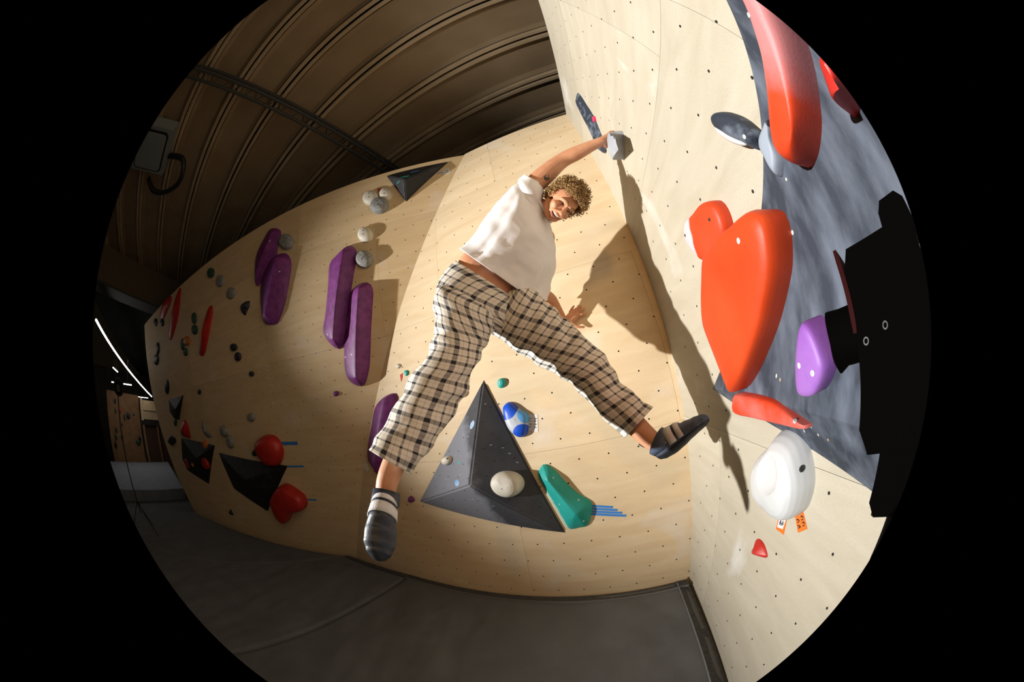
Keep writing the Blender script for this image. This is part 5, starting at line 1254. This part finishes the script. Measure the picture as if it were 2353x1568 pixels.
def skin_mat():
    m = mat('skin', (0.58, 0.27, 0.145), 0.5, (0.66, 0.34, 0.20), 16, bump=0.06, bscale=220, spec=0.35)
    nt = m.node_tree
    N, Lk = nt.nodes, nt.links
    bs = N['Principled BSDF']
    bs.inputs['Subsurface Weight'].default_value = 0.08
    bs.inputs['Subsurface Radius'].default_value = (0.012, 0.005, 0.003)
    # small dark tattoo on the upper arm: ink inside a short oval, broken up into lines
    tc = N.new('ShaderNodeTexCoord')
    sub = N.new('ShaderNodeVectorMath')
    sub.operation = 'SUBTRACT'
    Lk.new(tc.outputs['Object'], sub.inputs[0])
    sub.inputs[1].default_value = tuple(B['tattoo'] - B['pelvis'])
    ln = N.new('ShaderNodeVectorMath')
    ln.operation = 'LENGTH'
    Lk.new(sub.outputs[0], ln.inputs[0])
    near = N.new('ShaderNodeMath')
    near.operation = 'LESS_THAN'
    near.inputs[1].default_value = 0.022
    Lk.new(ln.outputs['Value'], near.inputs[0])
    vo = N.new('ShaderNodeTexVoronoi')
    vo.feature = 'DISTANCE_TO_EDGE'
    vo.inputs['Scale'].default_value = 70
    Lk.new(tc.outputs['Object'], vo.inputs['Vector'])
    li = N.new('ShaderNodeMath')
    li.operation = 'LESS_THAN'
    li.inputs[1].default_value = 0.16
    Lk.new(vo.outputs['Distance'], li.inputs[0])
    an = N.new('ShaderNodeMath')
    an.operation = 'MULTIPLY'
    Lk.new(near.outputs[0], an.inputs[0])
    Lk.new(li.outputs[0], an.inputs[1])
    mx = N.new('ShaderNodeMix')
    mx.data_type = 'RGBA'
    Lk.new(an.outputs[0], mx.inputs['Factor'])
    old = bs.inputs['Base Color'].links[0].from_socket
    Lk.new(old, mx.inputs[6])
    mx.inputs[7].default_value = (0.10, 0.07, 0.06, 1)
    Lk.new(mx.outputs[2], bs.inputs['Base Color'])
    return m
M_SKIN = skin_mat()

person = empty('person', B['pelvis'], 'climber in white t-shirt and checked trousers leaping sideways, one hand on a grey hold', 'person')

def curve_pts(pts, n):
    return [catmull(pts, t * (len(pts) - 1) / n) for t in range(n + 1)]
def limb(mb, pts, rad, n=14, seg=14, ends=True):
    P = curve_pts([Vector(p) for p in pts], n)
    Rr = [catmull(rad, t * (len(rad) - 1) / n) for t in range(n + 1)]
    mb.tube(P, Rr, seg)
    if ends:
        for p, r in ((P[0], Rr[0]), (P[-1], Rr[-1])):
            mb.ball(p, (r, 0, 0), (0, r, 0), (0, 0, r), 12, 8)

def loft(mb, rings, n, seg, closed=True, scale=1.0):
    C = [Vector(r[0]) for r in rings]
    X = [Vector(r[1]) * scale for r in rings]
    Y = [Vector(r[2]) * scale for r in rings]
    vs, fs = [], []
    for j in range(n + 1):
        t = j * (len(rings) - 1) / n
        c, x, y = catmull(C, t), catmull(X, t), catmull(Y, t)
        for k in range(seg):
            a = 2 * math.pi * k / seg
            vs.append(c + math.cos(a) * x + math.sin(a) * y)
    for j in range(n):
        for k in range(seg):
            fs.append((j * seg + k, j * seg + (k + 1) % seg, (j + 1) * seg + (k + 1) % seg, (j + 1) * seg + k))
    if closed:
        fs.append(tuple(range(seg - 1, -1, -1)))
        fs.append(tuple(n * seg + k for k in range(seg)))
    mb.add(vs, fs)

hc = B['headc']
def hp(x, y, z):      # head frame: to his left, to the front, up
    return hc + lh * x + fh * y + uh * z
body = MB()
# head
body.ball(hp(0, -0.014, 0.030), lh * 0.076, fh * 0.094, uh * 0.092, 24, 16)
body.ball(hp(0, 0.020, -0.040), lh * 0.062, fh * 0.070, uh * 0.080, 20, 14)
body.ball(hp(0, 0.058, -0.098), lh * 0.026, fh * 0.022, uh * 0.020, 12, 8)
limb(body, [hp(-0.055, -0.01, -0.055), hp(-0.042, 0.035, -0.088), hp(-0.012, 0.062, -0.104)], [0.020, 0.018, 0.016], 8, 10)
limb(body, [hp(0.055, -0.01, -0.055), hp(0.042, 0.035, -0.088), hp(0.012, 0.062, -0.104)], [0.020, 0.018, 0.016], 8, 10)
limb(body, [hp(0, 0.080, 0.010), hp(0, 0.098, -0.014), hp(0, 0.112, -0.034)], [0.009, 0.011, 0.015], 8, 10)
for s in (-1, 1):
    body.ball(hp(0.014 * s, 0.094, -0.037), lh * 0.010, fh * 0.012, uh * 0.009, 10, 8)
    body.ball(hp(0.043 * s, 0.060, -0.030), lh * 0.026, fh * 0.024, uh * 0.022, 12, 8)
    limb(body, [hp(0.012 * s, 0.088, 0.022), hp(0.035 * s, 0.083, 0.026), hp(0.055 * s, 0.066, 0.018)], [0.010, 0.011, 0.008], 6, 8)
    body.ball(hp(0.076 * s, -0.012, -0.012), lh * 0.010, fh * 0.020, uh * 0.032, 12, 8)
    # smile folds and lips
    limb(body, [hp(0.020 * s, 0.096, -0.040), hp(0.038 * s, 0.080, -0.056), hp(0.040 * s, 0.070, -0.075)], [0.006, 0.007, 0.005], 6, 8)
limb(body, [hp(-0.036, 0.076, -0.056), hp(-0.015, 0.093, -0.056), hp(0.015, 0.093, -0.056), hp(0.036, 0.076, -0.056)], [0.004, 0.006, 0.006, 0.004], 8, 8)
limb(body, [hp(-0.034, 0.072, -0.064), hp(-0.016, 0.083, -0.083), hp(0.016, 0.083, -0.083), hp(0.034, 0.072, -0.064)], [0.004, 0.007, 0.007, 0.004], 8, 8)
# neck and trunk
limb(body, [hp(0, -0.025, -0.05), hp(0, -0.035, -0.12) * 0.6 + B['neck'] * 0.4, B['neck']], [0.056, 0.056, 0.064], 8, 16)
trunk = [[PEL[2][0], PEL[2][1], PEL[2][2]]]
tr = []
def rg(r, k):
    return [Vector(r[0]), Vector(r[1]) * k, Vector(r[2]) * k]
def mid(r, s, t, k):
    return [Vector(r[i]).lerp(Vector(s[i]), t) * (1 if i == 0 else k) for i in range(3)]
tr = [rg(PEL[2], 0.66), rg(PEL[1], 0.80), rg(PEL[0], 0.93), mid(PEL[0], SHIRT[1], 0.45, 0.86)]
tr[3][0] = tr[3][0] + (Vector(SHIRT[0][1]).normalized() * -0.02)
for i, k in ((2, 0.80), (3, 0.84), (4, 0.82)):
    q = rg(SHIRT[i], k)
    tr.append(q)
loft(body, tr, 30, 28)
# arms
limb(body, [B['shR'], B['shR'].lerp(B['elbowR'], 0.5) + Vector((0, 0, 0.004)), B['elbowR'], B['elbowR'].lerp(B['wristR'], 0.35), B['elbowR'].lerp(B['wristR'], 0.75), HR['wrist']], [0.062, 0.060, 0.049, 0.047, 0.036, 0.030], 24, 16)
limb(body, [B['shL'], B['elbowL'], B['elbowL'].lerp(HL['wrist'], 0.4), HL['wrist']], [0.055, 0.043, 0.042, 0.029], 20, 16)
# right hand closed on the grey hold
limb(body, [HR['wrist'], HR['palm'], (HR['k0'] + HR['k1']) / 2], [0.028, 0.026, 0.018], 8, 12)
limb(body, [HR['wrist'], HR['palm2'], (HR['k2'] + HR['k3']) / 2], [0.027, 0.026, 0.018], 8, 12)
for i in range(4):
    limb(body, [HR['palm'].lerp(HR['k%d' % i], 0.6), HR['k%d' % i], HR['m%d' % i], HR['t%d' % i]], [0.012, 0.0115, 0.0105, 0.009], 12, 10)
limb(body, [HR['palm2'], HR['th0'], HR['th1'], HR['th2']], [0.014, 0.013, 0.012, 0.010], 12, 10)
# left hand spread against the plywood
limb(body, [HL['wrist'], HL['palm'], HL['k2']], [0.028, 0.027, 0.013], 8, 12)
limb(body, [HL['wrist'], HL['palm'].lerp(HL['k4'], 0.5), HL['k3'].lerp(HL['k4'], 0.5)], [0.026, 0.024, 0.013], 8, 12)
limb(body, [HL['wrist'], HL['palm'].lerp(HL['k1'], 0.5), HL['k1']], [0.024, 0.020, 0.012], 8, 12)
for i in (1, 2, 3, 4):
    k, t = HL['k%d' % i], HL['t%d' % i]
    m_ = k.lerp(t, 0.5) - Vector(FR['C'][3]) * -0.006
    limb(body, [HL['palm'].lerp(k, 0.7), k, m_, t], [0.012, 0.0105, 0.0095, 0.0078], 12, 10)
limb(body, [HL['palm'].lerp(HL['th0'], 0.5), HL['th0'], HL['th1'], HL['th2']], [0.016, 0.014, 0.0115, 0.009], 12, 10)
# legs
limb(body, [B['hipR'], B['thR'], B['kneeR'], B['shinR'], B['ankR'], B['heelR'].lerp(B['footR'], 0.4)], [0.07, 0.075, 0.058, 0.055, 0.041, 0.036], 30, 16)
limb(body, [B['hipL'], B['thL'], B['kneeL'], B['shinL'], B['ankL'], B['heelL'].lerp(B['toeL'], 0.2).lerp(B['ankL'], 0.12)], [0.07, 0.075, 0.058, 0.055, 0.046, 0.032], 30, 16)

def remesh(vs, fs, voxel, it):
    me = bpy.data.meshes.new('tmp')
    me.from_pydata([tuple(v) for v in vs], [], fs)
    o = bpy.data.objects.new('tmp', me)
    COL.objects.link(o)
    r = o.modifiers.new('r', 'REMESH')
    r.mode = 'VOXEL'
    r.voxel_size = voxel
    s = o.modifiers.new('s', 'SMOOTH')
    s.factor = 0.5
    s.iterations = it
    dg = bpy.context.evaluated_depsgraph_get()
    ev = o.evaluated_get(dg)
    m2 = bpy.data.meshes.new_from_object(ev)
    v = [q.co.copy() for q in m2.vertices]
    f = [tuple(p.vertices) for p in m2.polygons]
    bpy.data.objects.remove(o)
    bpy.data.meshes.remove(me)
    bpy.data.meshes.remove(m2)
    return v, f
v_, f_ = remesh(body.v, body.f, 0.0042, 5)
mk('body', v_, f_, M_SKIN, person, smooth=True)

# eyes, brows, mouth
M_MOUTH = mat('mouth_dark', (0.05, 0.008, 0.006), 0.4)
M_TEETH = mat('teeth', (0.78, 0.74, 0.66), 0.3)
M_BROW = mat('eyebrow_hair', (0.16, 0.085, 0.03), 0.8)
M_EYE = mat('eye_dark', (0.015, 0.010, 0.008), 0.25)
M_LIPS = mat('lips', (0.50, 0.14, 0.10), 0.4)
def arc(mb, pts, rads, seg=8, n=10):
    P = curve_pts(pts, n)
    Rr = [catmull(rads, t * (len(rads) - 1) / n) for t in range(n + 1)]
    mb.tube(P, Rr, seg)
for s in (-1, 1):
    q = MB()
    arc(q, [hp(0.018 * s, 0.0815, -0.001), hp(0.032 * s, 0.0835, 0.004), hp(0.047 * s, 0.074, -0.001)], [0.0015, 0.0042, 0.0015])
    q.build('eye', M_EYE, person, smooth=True)
    q = MB()
    arc(q, [hp(0.012 * s, 0.0955, 0.024), hp(0.034 * s, 0.094, 0.034), hp(0.058 * s, 0.074, 0.024)], [0.002, 0.0042, 0.0015])
    q.build('eyebrow', M_BROW, person, smooth=True)
q = MB()
q.ball(hp(0, 0.074, -0.067), lh * 0.033, fh * 0.0135, uh * 0.0135, 16, 10)
q.build('mouth', M_MOUTH, person, smooth=True)
q = MB()
arc(q, [hp(-0.026, 0.0800, -0.061), hp(-0.010, 0.0905, -0.0625), hp(0.010, 0.0905, -0.0625), hp(0.026, 0.0800, -0.061)], [0.0028, 0.0058, 0.0058, 0.0028])
q.build('teeth', M_TEETH, person, smooth=True)
q = MB()
arc(q, [hp(-0.035, 0.0735, -0.0640), hp(-0.016, 0.0885, -0.0830), hp(0.016, 0.0885, -0.0830), hp(0.035, 0.0735, -0.0640)], [0.002, 0.0045, 0.0045, 0.002])
q.build('lower_lip', M_LIPS, person, smooth=True)

# curly hair: a lumpy cap carrying a few hundred ringlets
M_HAIR = mat('blond_brown_curls', (0.13, 0.066, 0.020), 0.5, (0.50, 0.31, 0.115), 45, lo=0.32, hi=0.66, spec=0.5)
random.seed(12)
hb_ = MB()
cap = []
while len(cap) < 1900:
    z = random.uniform(-0.62, 1.0)
    a = random.uniform(0, 2 * math.pi)
    r = math.sqrt(max(0, 1 - z * z))
    d = Vector((r * math.cos(a), r * math.sin(a), z))       # left, front, up
    # leave the face free
    if d.y > 0.22 and z < 0.50 - 0.12 * abs(d.x):
        continue
    if d.y > 0.02 and z < -0.05:
        continue
    cap.append(d)
def hair_base(d):
    return hp(d.x * 0.078, -0.016 + d.y * 0.095, 0.030 + d.z * 0.093)
shell = MB()
for d in cap[::5]:
    if d.y > -0.05 and d.z < 0.75:
        continue
    p = hair_base(d)
    o_ = (lh * d.x + fh * d.y + uh * d.z).normalized()
    r = random.uniform(0.016, 0.022)
    shell.ball(p + o_ * 0.006, (r, 0, 0), (0, r, 0), (0, 0, r), 8, 6)
v_, f_ = remesh(shell.v, shell.f, 0.005, 2)
hb_.add(v_, f_)
grav = Vector((0, 0, -1))
for d in cap:
    p = hair_base(d)
    o_ = (lh * d.x + fh * d.y + uh * d.z).normalized()
    ln_ = random.uniform(0.026, 0.056) * (1.2 if d.z > 0.2 else 0.85)
    if d.y > 0.2:
        ln_ *= 0.75
    ax_ = (o_ * 0.9 + Vector((random.uniform(-.6, .6), random.uniform(-.6, .6), random.uniform(-.6, .6))) + grav * 0.28).normalized()
    e1_ = ax_.orthogonal().normalized()
    e2_ = ax_.cross(e1_)
    rr = random.uniform(0.006, 0.0115)
    tw = random.uniform(1.0, 2.4) * random.choice((-1, 1))
    ph = random.uniform(0, 6.28)
    pts = []
    for k in range(15):
        t = k / 14
        an = ph + tw * 2 * math.pi * t
        pts.append(p + o_ * 0.008 + ax_ * ln_ * t + (e1_ * math.cos(an) + e2_ * math.sin(an)) * rr * (0.55 + 0.45 * t))
    w_ = random.uniform(0.0014, 0.0026)
    hb_.tube(pts, [w_] * 13 + [w_ * 0.7, w_ * 0.3], 5)
hb_.build('hair', M_HAIR, person, smooth=True)

# ---------------------------------------------------------------- clothes
def cloth(rings, n, seg, fold, smooth_end=0.0):
    """open loft with its own fold displacement; also returns (around, along) coordinates in metres for the weave"""
    C = [Vector(r[0]) for r in rings]
    X = [Vector(r[1]) for r in rings]
    Y = [Vector(r[2]) for r in rings]
    vs, fs, uv = [], [], []
    along = 0
    prev = None
    for j in range(n + 1):
        t = j * (len(rings) - 1) / n
        c, x, y = catmull(C, t), catmull(X, t), catmull(Y, t)
        if prev is not None:
            along += (c - prev).length
        prev = c
        rad = (x.length + y.length) / 2
        for k in range(seg + 1):
            a = math.pi / 2 + 2 * math.pi * k / seg
            d = math.cos(a) * x + math.sin(a) * y
            p = c + d
            f = fold(p, a, t / (len(rings) - 1), along)
            vs.append(p + d.normalized() * f)
            uv.append((2 * math.pi * k / seg * rad, along))
    m = seg + 1
    for j in range(n):
        for k in range(seg):
            fs.append((j * m + k, j * m + k + 1, (j + 1) * m + k + 1, (j + 1) * m + k))
    return vs, fs, uv

def garment(name, pieces, material, thick, label=None):
    V, F, UV = [], [], []
    for vs, fs, uv in pieces:
        n = len(V)
        V += vs
        F += [tuple(i + n for i in f) for f in fs]
        UV += uv
    o = mk(name, V, F, material, person, smooth=True, label=label)
    at = o.data.attributes.new('weave', 'FLOAT_VECTOR', 'POINT')
    for i, (a, b_) in enumerate(UV):
        at.data[i].vector = (a, b_, 0)
    so = o.modifiers.new('thickness', 'SOLIDIFY')
    so.thickness = thick
    so.offset = -1
    return o

M_SHIRT = mat('white_cotton', (0.80, 0.80, 0.81), 0.85, (0.86, 0.86, 0.87), 8, bump=0.15, bscale=500, spec=0.1)
def shirt_fold(p, a, t, al):
    w_ = noise.noise(Vector((a * 2.2, al * 1.2, 0.5)))
    drape = 0.020 * (abs(math.sin(a * 3.5 + 1.8 * w_ + al * 2)) - 0.5) * max(0.12, 1 - t * 1.1)
    return drape + 0.011 * noise.noise(p * 11 + Vector((5, 0, 0))) + 0.004 * noise.noise(p * 28)
def sleeve_fold(p, a, t, al):
    return 0.006 * noise.noise(p * 18) + 0.004 * math.sin(al * 70 + 3 * noise.noise(p * 9))
sh = [rg(r, 1.0) for r in SHIRT]
collar = [sh[5], [sh[5][0] + (hp(0, -0.03, -0.1) - sh[5][0]) * 0.30, Vector(SHIRT[5][1]) * 0.92, Vector(SHIRT[5][2]) * 0.9]]
shirt = garment('t_shirt', [cloth(sh + [collar[1]], 70, 72, shirt_fold), cloth([rg(r, 1) for r in SLR], 26, 44, sleeve_fold), cloth([rg(r, 1) for r in SLL], 40, 40, sleeve_fold)], M_SHIRT, 0.003, 'loose white short sleeved t-shirt')
# ribbed neckband
nb = MB()
c5, x5, y5 = collar[1]
nb.tube([c5 + math.cos(2 * math.pi * k / 36) * x5 + math.sin(2 * math.pi * k / 36) * y5 for k in range(37)], 0.008, 8, cap=False)
nb.build('neckband', M_SHIRT, shirt, smooth=True)

def plaid():
    m = bpy.data.materials.new('cream_navy_check')
    m.use_nodes = True
    nt = m.node_tree
    N, Lk = nt.nodes, nt.links
    bs = N['Principled BSDF']
    bs.inputs['Roughness'].default_value = 0.9
    bs.inputs['Specular IOR Level'].default_value = 0.1
    at = N.new('ShaderNodeAttribute')
    at.attribute_name = 'weave'
    sx = N.new('ShaderNodeSeparateXYZ')
    Lk.new(at.outputs['Vector'], sx.inputs[0])
    def math_(op, a, b=None):
        n = N.new('ShaderNodeMath')
        n.operation = op
        for i, q in enumerate((a, b)):
            if q is None:
                continue
            if isinstance(q, (int, float)):
                n.inputs[i].default_value = q
            else:
                Lk.new(q, n.inputs[i])
        return n.outputs[0]
    def stripes(val, per, bands):
        ph = math_('FRACT', math_('DIVIDE', val, per))
        tot = None
        for c, w, k in bands:
            d = math_('ABSOLUTE', math_('SUBTRACT', ph, c))
            inb = math_('MULTIPLY', math_('LESS_THAN', d, w), k)
            tot = inb if tot is None else math_('MAXIMUM', tot, inb)
        return tot
    bands = [(0.25, 0.10, 0.92), (0.75, 0.045, 0.80), (0.50, 0.014, 0.35), (0.98, 0.014, 0.35)]
    a = stripes(sx.outputs[0], 0.108, bands)
    b = stripes(sx.outputs[1], 0.100, bands)
    tot = math_('MINIMUM', math_('ADD', math_('MULTIPLY', a, 0.62), math_('MULTIPLY', b, 0.62)), 0.97)
    mx = N.new('ShaderNodeMix')
    mx.data_type = 'RGBA'
    Lk.new(tot, mx.inputs['Factor'])
    mx.inputs[6].default_value = (0.74, 0.70, 0.62, 1)
    mx.inputs[7].default_value = (0.012, 0.013, 0.024, 1)
    Lk.new(mx.outputs[2], bs.inputs['Base Color'])
    nz = N.new('ShaderNodeTexNoise')
    nz.inputs['Scale'].default_value = 500
    bp = N.new('ShaderNodeBump')
    bp.inputs['Strength'].default_value = 0.15
    bp.inputs['Distance'].default_value = 0.005
    Lk.new(nz.outputs['Fac'], bp.inputs['Height'])
    Lk.new(bp.outputs['Normal'], bs.inputs['Normal'])
    return m
M_PLAID = plaid()
def trouser_fold(p, a, t, al):
    w_ = noise.noise(p * 4)
    return 0.010 * noise.noise(p * 9) + 0.007 * math.sin(al * 42 + a * 2 + 6 * w_) * (0.4 + 0.6 * abs(math.sin(t * 3.1))) + 0.003 * noise.noise(p * 30)
garment('trousers', [cloth([rg(r, 1) for r in PEL] , 24, 72, lambda p, a, t, al: 0.006 * noise.noise(p * 14) * t),
                     cloth([rg(r, 1) for r in LEGR], 90, 60, trouser_fold), cloth([rg(r, 1) for r in LEGL], 80, 60, trouser_fold)], M_PLAID, 0.003, 'cream and navy checked trousers')

# ---------------------------------------------------------------- climbing shoes
M_SHOE = mat('slate_shoe_lit', (0.050, 0.070, 0.115), 0.55, (0.080, 0.105, 0.16), 20, bump=0.12, bscale=160, spec=0.4)  # lit copy of the shoe colour, flash brightness painted in
M_SHOE_SHADED = mat('slate_shoe_shaded', (0.022, 0.028, 0.042), 0.45, (0.036, 0.046, 0.066), 20, bump=0.12, bscale=160, spec=0.5)  # shaded copy for the other shoe of the pair, darkness painted in
M_SOLE = mat('black_rubber', (0.016, 0.019, 0.026), 0.6)
M_STRAP = mat('white_strap', (0.62, 0.62, 0.64), 0.7, (0.72, 0.72, 0.73), 30, bump=0.3, bscale=200)
def shoe(heel, toe, ankle, bend, K, lift, side_hint, label):
    d = (toe - heel)
    L = d.length
    d.normalize()
    up = (ankle - heel)
    up = (up - up.dot(d) * d).normalized()
    sd = d.cross(up)
    #    t     half width, half height, lift of the centre
    sec = [(-0.02, 0.010, 0.014, 0.034), (0.03, 0.026, 0.032, 0.034), (0.14, 0.034, 0.041, 0.036), (0.30, 0.036, 0.044, 0.034), (0.46, 0.039, 0.040, 0.030), (0.62, 0.045, 0.031, 0.018), (0.78, 0.045, 0.025, 0.006), (0.90, 0.036, 0.021, -0.006), (0.97, 0.022, 0.015, -0.014), (1.0, 0.006, 0.006, -0.018)]
    sec = [(t, w * K, h * K, l * K * lift) for t, w, h, l in sec]
    def sample(t):
        for i in range(len(sec) - 1):
            if sec[i][0] <= t <= sec[i + 1][0]:
                f = (t - sec[i][0]) / (sec[i + 1][0] - sec[i][0])
                f = f * f * (3 - 2 * f) if 0 < i < len(sec) - 2 else f
                return [sec[i][k] + (sec[i + 1][k] - sec[i][k]) * f for k in range(4)]
        return list(sec[-1])
    def point(t, a, grow=0.0):
        _, w, h, l = sample(t)
        x, y = math.cos(a), math.sin(a)
        yy = y if y > 0 else y * 0.75
        # D-shaped section: flatter sole
        return heel + d * (t * L) + up * (l - bend * t * t + (h + grow) * yy) + sd * ((w + grow) * x)
    n, seg = 44, 28
    vs, fs, mi = [], [], []
    for j in range(n + 1):
        t = -0.02 + 1.02 * j / n
        for k in range(seg):
            vs.append(point(t, 2 * math.pi * k / seg))
    for j in range(n):
        for k in range(seg):
            fs.append((j * seg + k, j * seg + (k + 1) % seg, (j + 1) * seg + (k + 1) % seg, (j + 1) * seg + k))
    fs.append(tuple(range(seg - 1, -1, -1)))
    fs.append(tuple(n * seg + k for k in range(seg)))
    smat = M_SHOE if side_hint > 0 else M_SHOE_SHADED
    s = mk('climbing_shoe', vs, fs, smat, person, smooth=True, label=label)
    # rubber rand under and around the front
    rv, rf = [], []
    ks = range(15, 28)
    for j in range(n + 1):
        t = 0.0 + 0.99 * j / n
        for k in list(range(16, 27)):
            rv.append(point(t, 2 * math.pi * k / seg, 0.0022))
    m = 11
    for j in range(n):
        for k in range(m - 1):
            rf.append((j * m + k, j * m + k + 1, (j + 1) * m + k + 1, (j + 1) * m + k))
    r_ = mk('rubber_sole', rv, rf, M_SOLE, s, smooth=True)
    so = r_.modifiers.new('thickness', 'SOLIDIFY')
    so.thickness = 0.003
    so.offset = 1
    # cuff round the ankle
    cb_ = MB()
    c0 = heel + d * (0.18 * L) + up * 0.034 * K * max(lift, 0.55)
    c1 = c0.lerp(ankle, 0.42)
    cb_.tube([c0 - up * 0.03, c0, c1], [0.036 * K, 0.043 * K, 0.041 * K], 20, cap=False)
    cu2 = cb_.build('cuff', smat, s, smooth=True)
    so = cu2.modifiers.new('thickness', 'SOLIDIFY')
    so.thickness = 0.004
    # straps over the instep
    for t0, t1 in (((0.30, 0.43), (0.47, 0.56)) if side_hint > 0 else ((0.10, 0.24), (0.29, 0.44))):
        sv, sf = [], []
        kk = 18
        for i, t in enumerate((t0, (t0 + t1) / 2, t1)):
            for k in range(kk + 1):
                a = -0.25 + (math.pi + 0.5) * k / kk
                sv.append(point(t, a, 0.0055))
        for i in range(2):
            for k in range(kk):
                sf.append((i * (kk + 1) + k, i * (kk + 1) + k + 1, (i + 1) * (kk + 1) + k + 1, (i + 1) * (kk + 1) + k))
        st_ = mk('strap', sv, sf, M_STRAP, s, smooth=True, label='white hook and loop strap')
        so = st_.modifiers.new('thickness', 'SOLIDIFY')
        so.thickness = 0.005
        so.offset = 1
    sv, sf = [], []
    for i, t in enumerate((0.435, 0.465) if side_hint > 0 else (0.24, 0.29)):
        for k in range(13):
            a = 0.2 + (math.pi - 0.4) * k / 12
            sv.append(point(t, a, 0.004))
    for k in range(12):
        sf.append((k, k + 1, 14 + k, 13 + k))
    mk('strap_gap', sv, sf, M_SOLE, s, smooth=True)
    # pull tab at the heel
    tb_ = MB()
    h0 = heel + d * (-0.005) + up * 0.06
    tb_.tube([h0, h0 - d * 0.022 + up * 0.012, h0 - d * 0.034 + up * 0.030, h0 - d * 0.018 + up * 0.042], [0.009, 0.010, 0.010, 0.007], 8)
    tb_.build('pull_tab', M_SOLE, s, smooth=True)
    # slanted white stripes on the outer side
    for i in range(6):
        t = 0.16 + i * 0.035
        a = 0.30 if side_hint > 0 else math.pi - 0.30
        mb_ = MB()
        p0, p1 = point(t, a - 0.22 * side_hint, 0.001), point(t + 0.03, a + 0.30 * side_hint, 0.001)
        mb_.tube([p0, p0.lerp(p1, 0.5), p1], 0.0018, 6)
        mb_.build('stripe', M_STRAP, s)
    return s
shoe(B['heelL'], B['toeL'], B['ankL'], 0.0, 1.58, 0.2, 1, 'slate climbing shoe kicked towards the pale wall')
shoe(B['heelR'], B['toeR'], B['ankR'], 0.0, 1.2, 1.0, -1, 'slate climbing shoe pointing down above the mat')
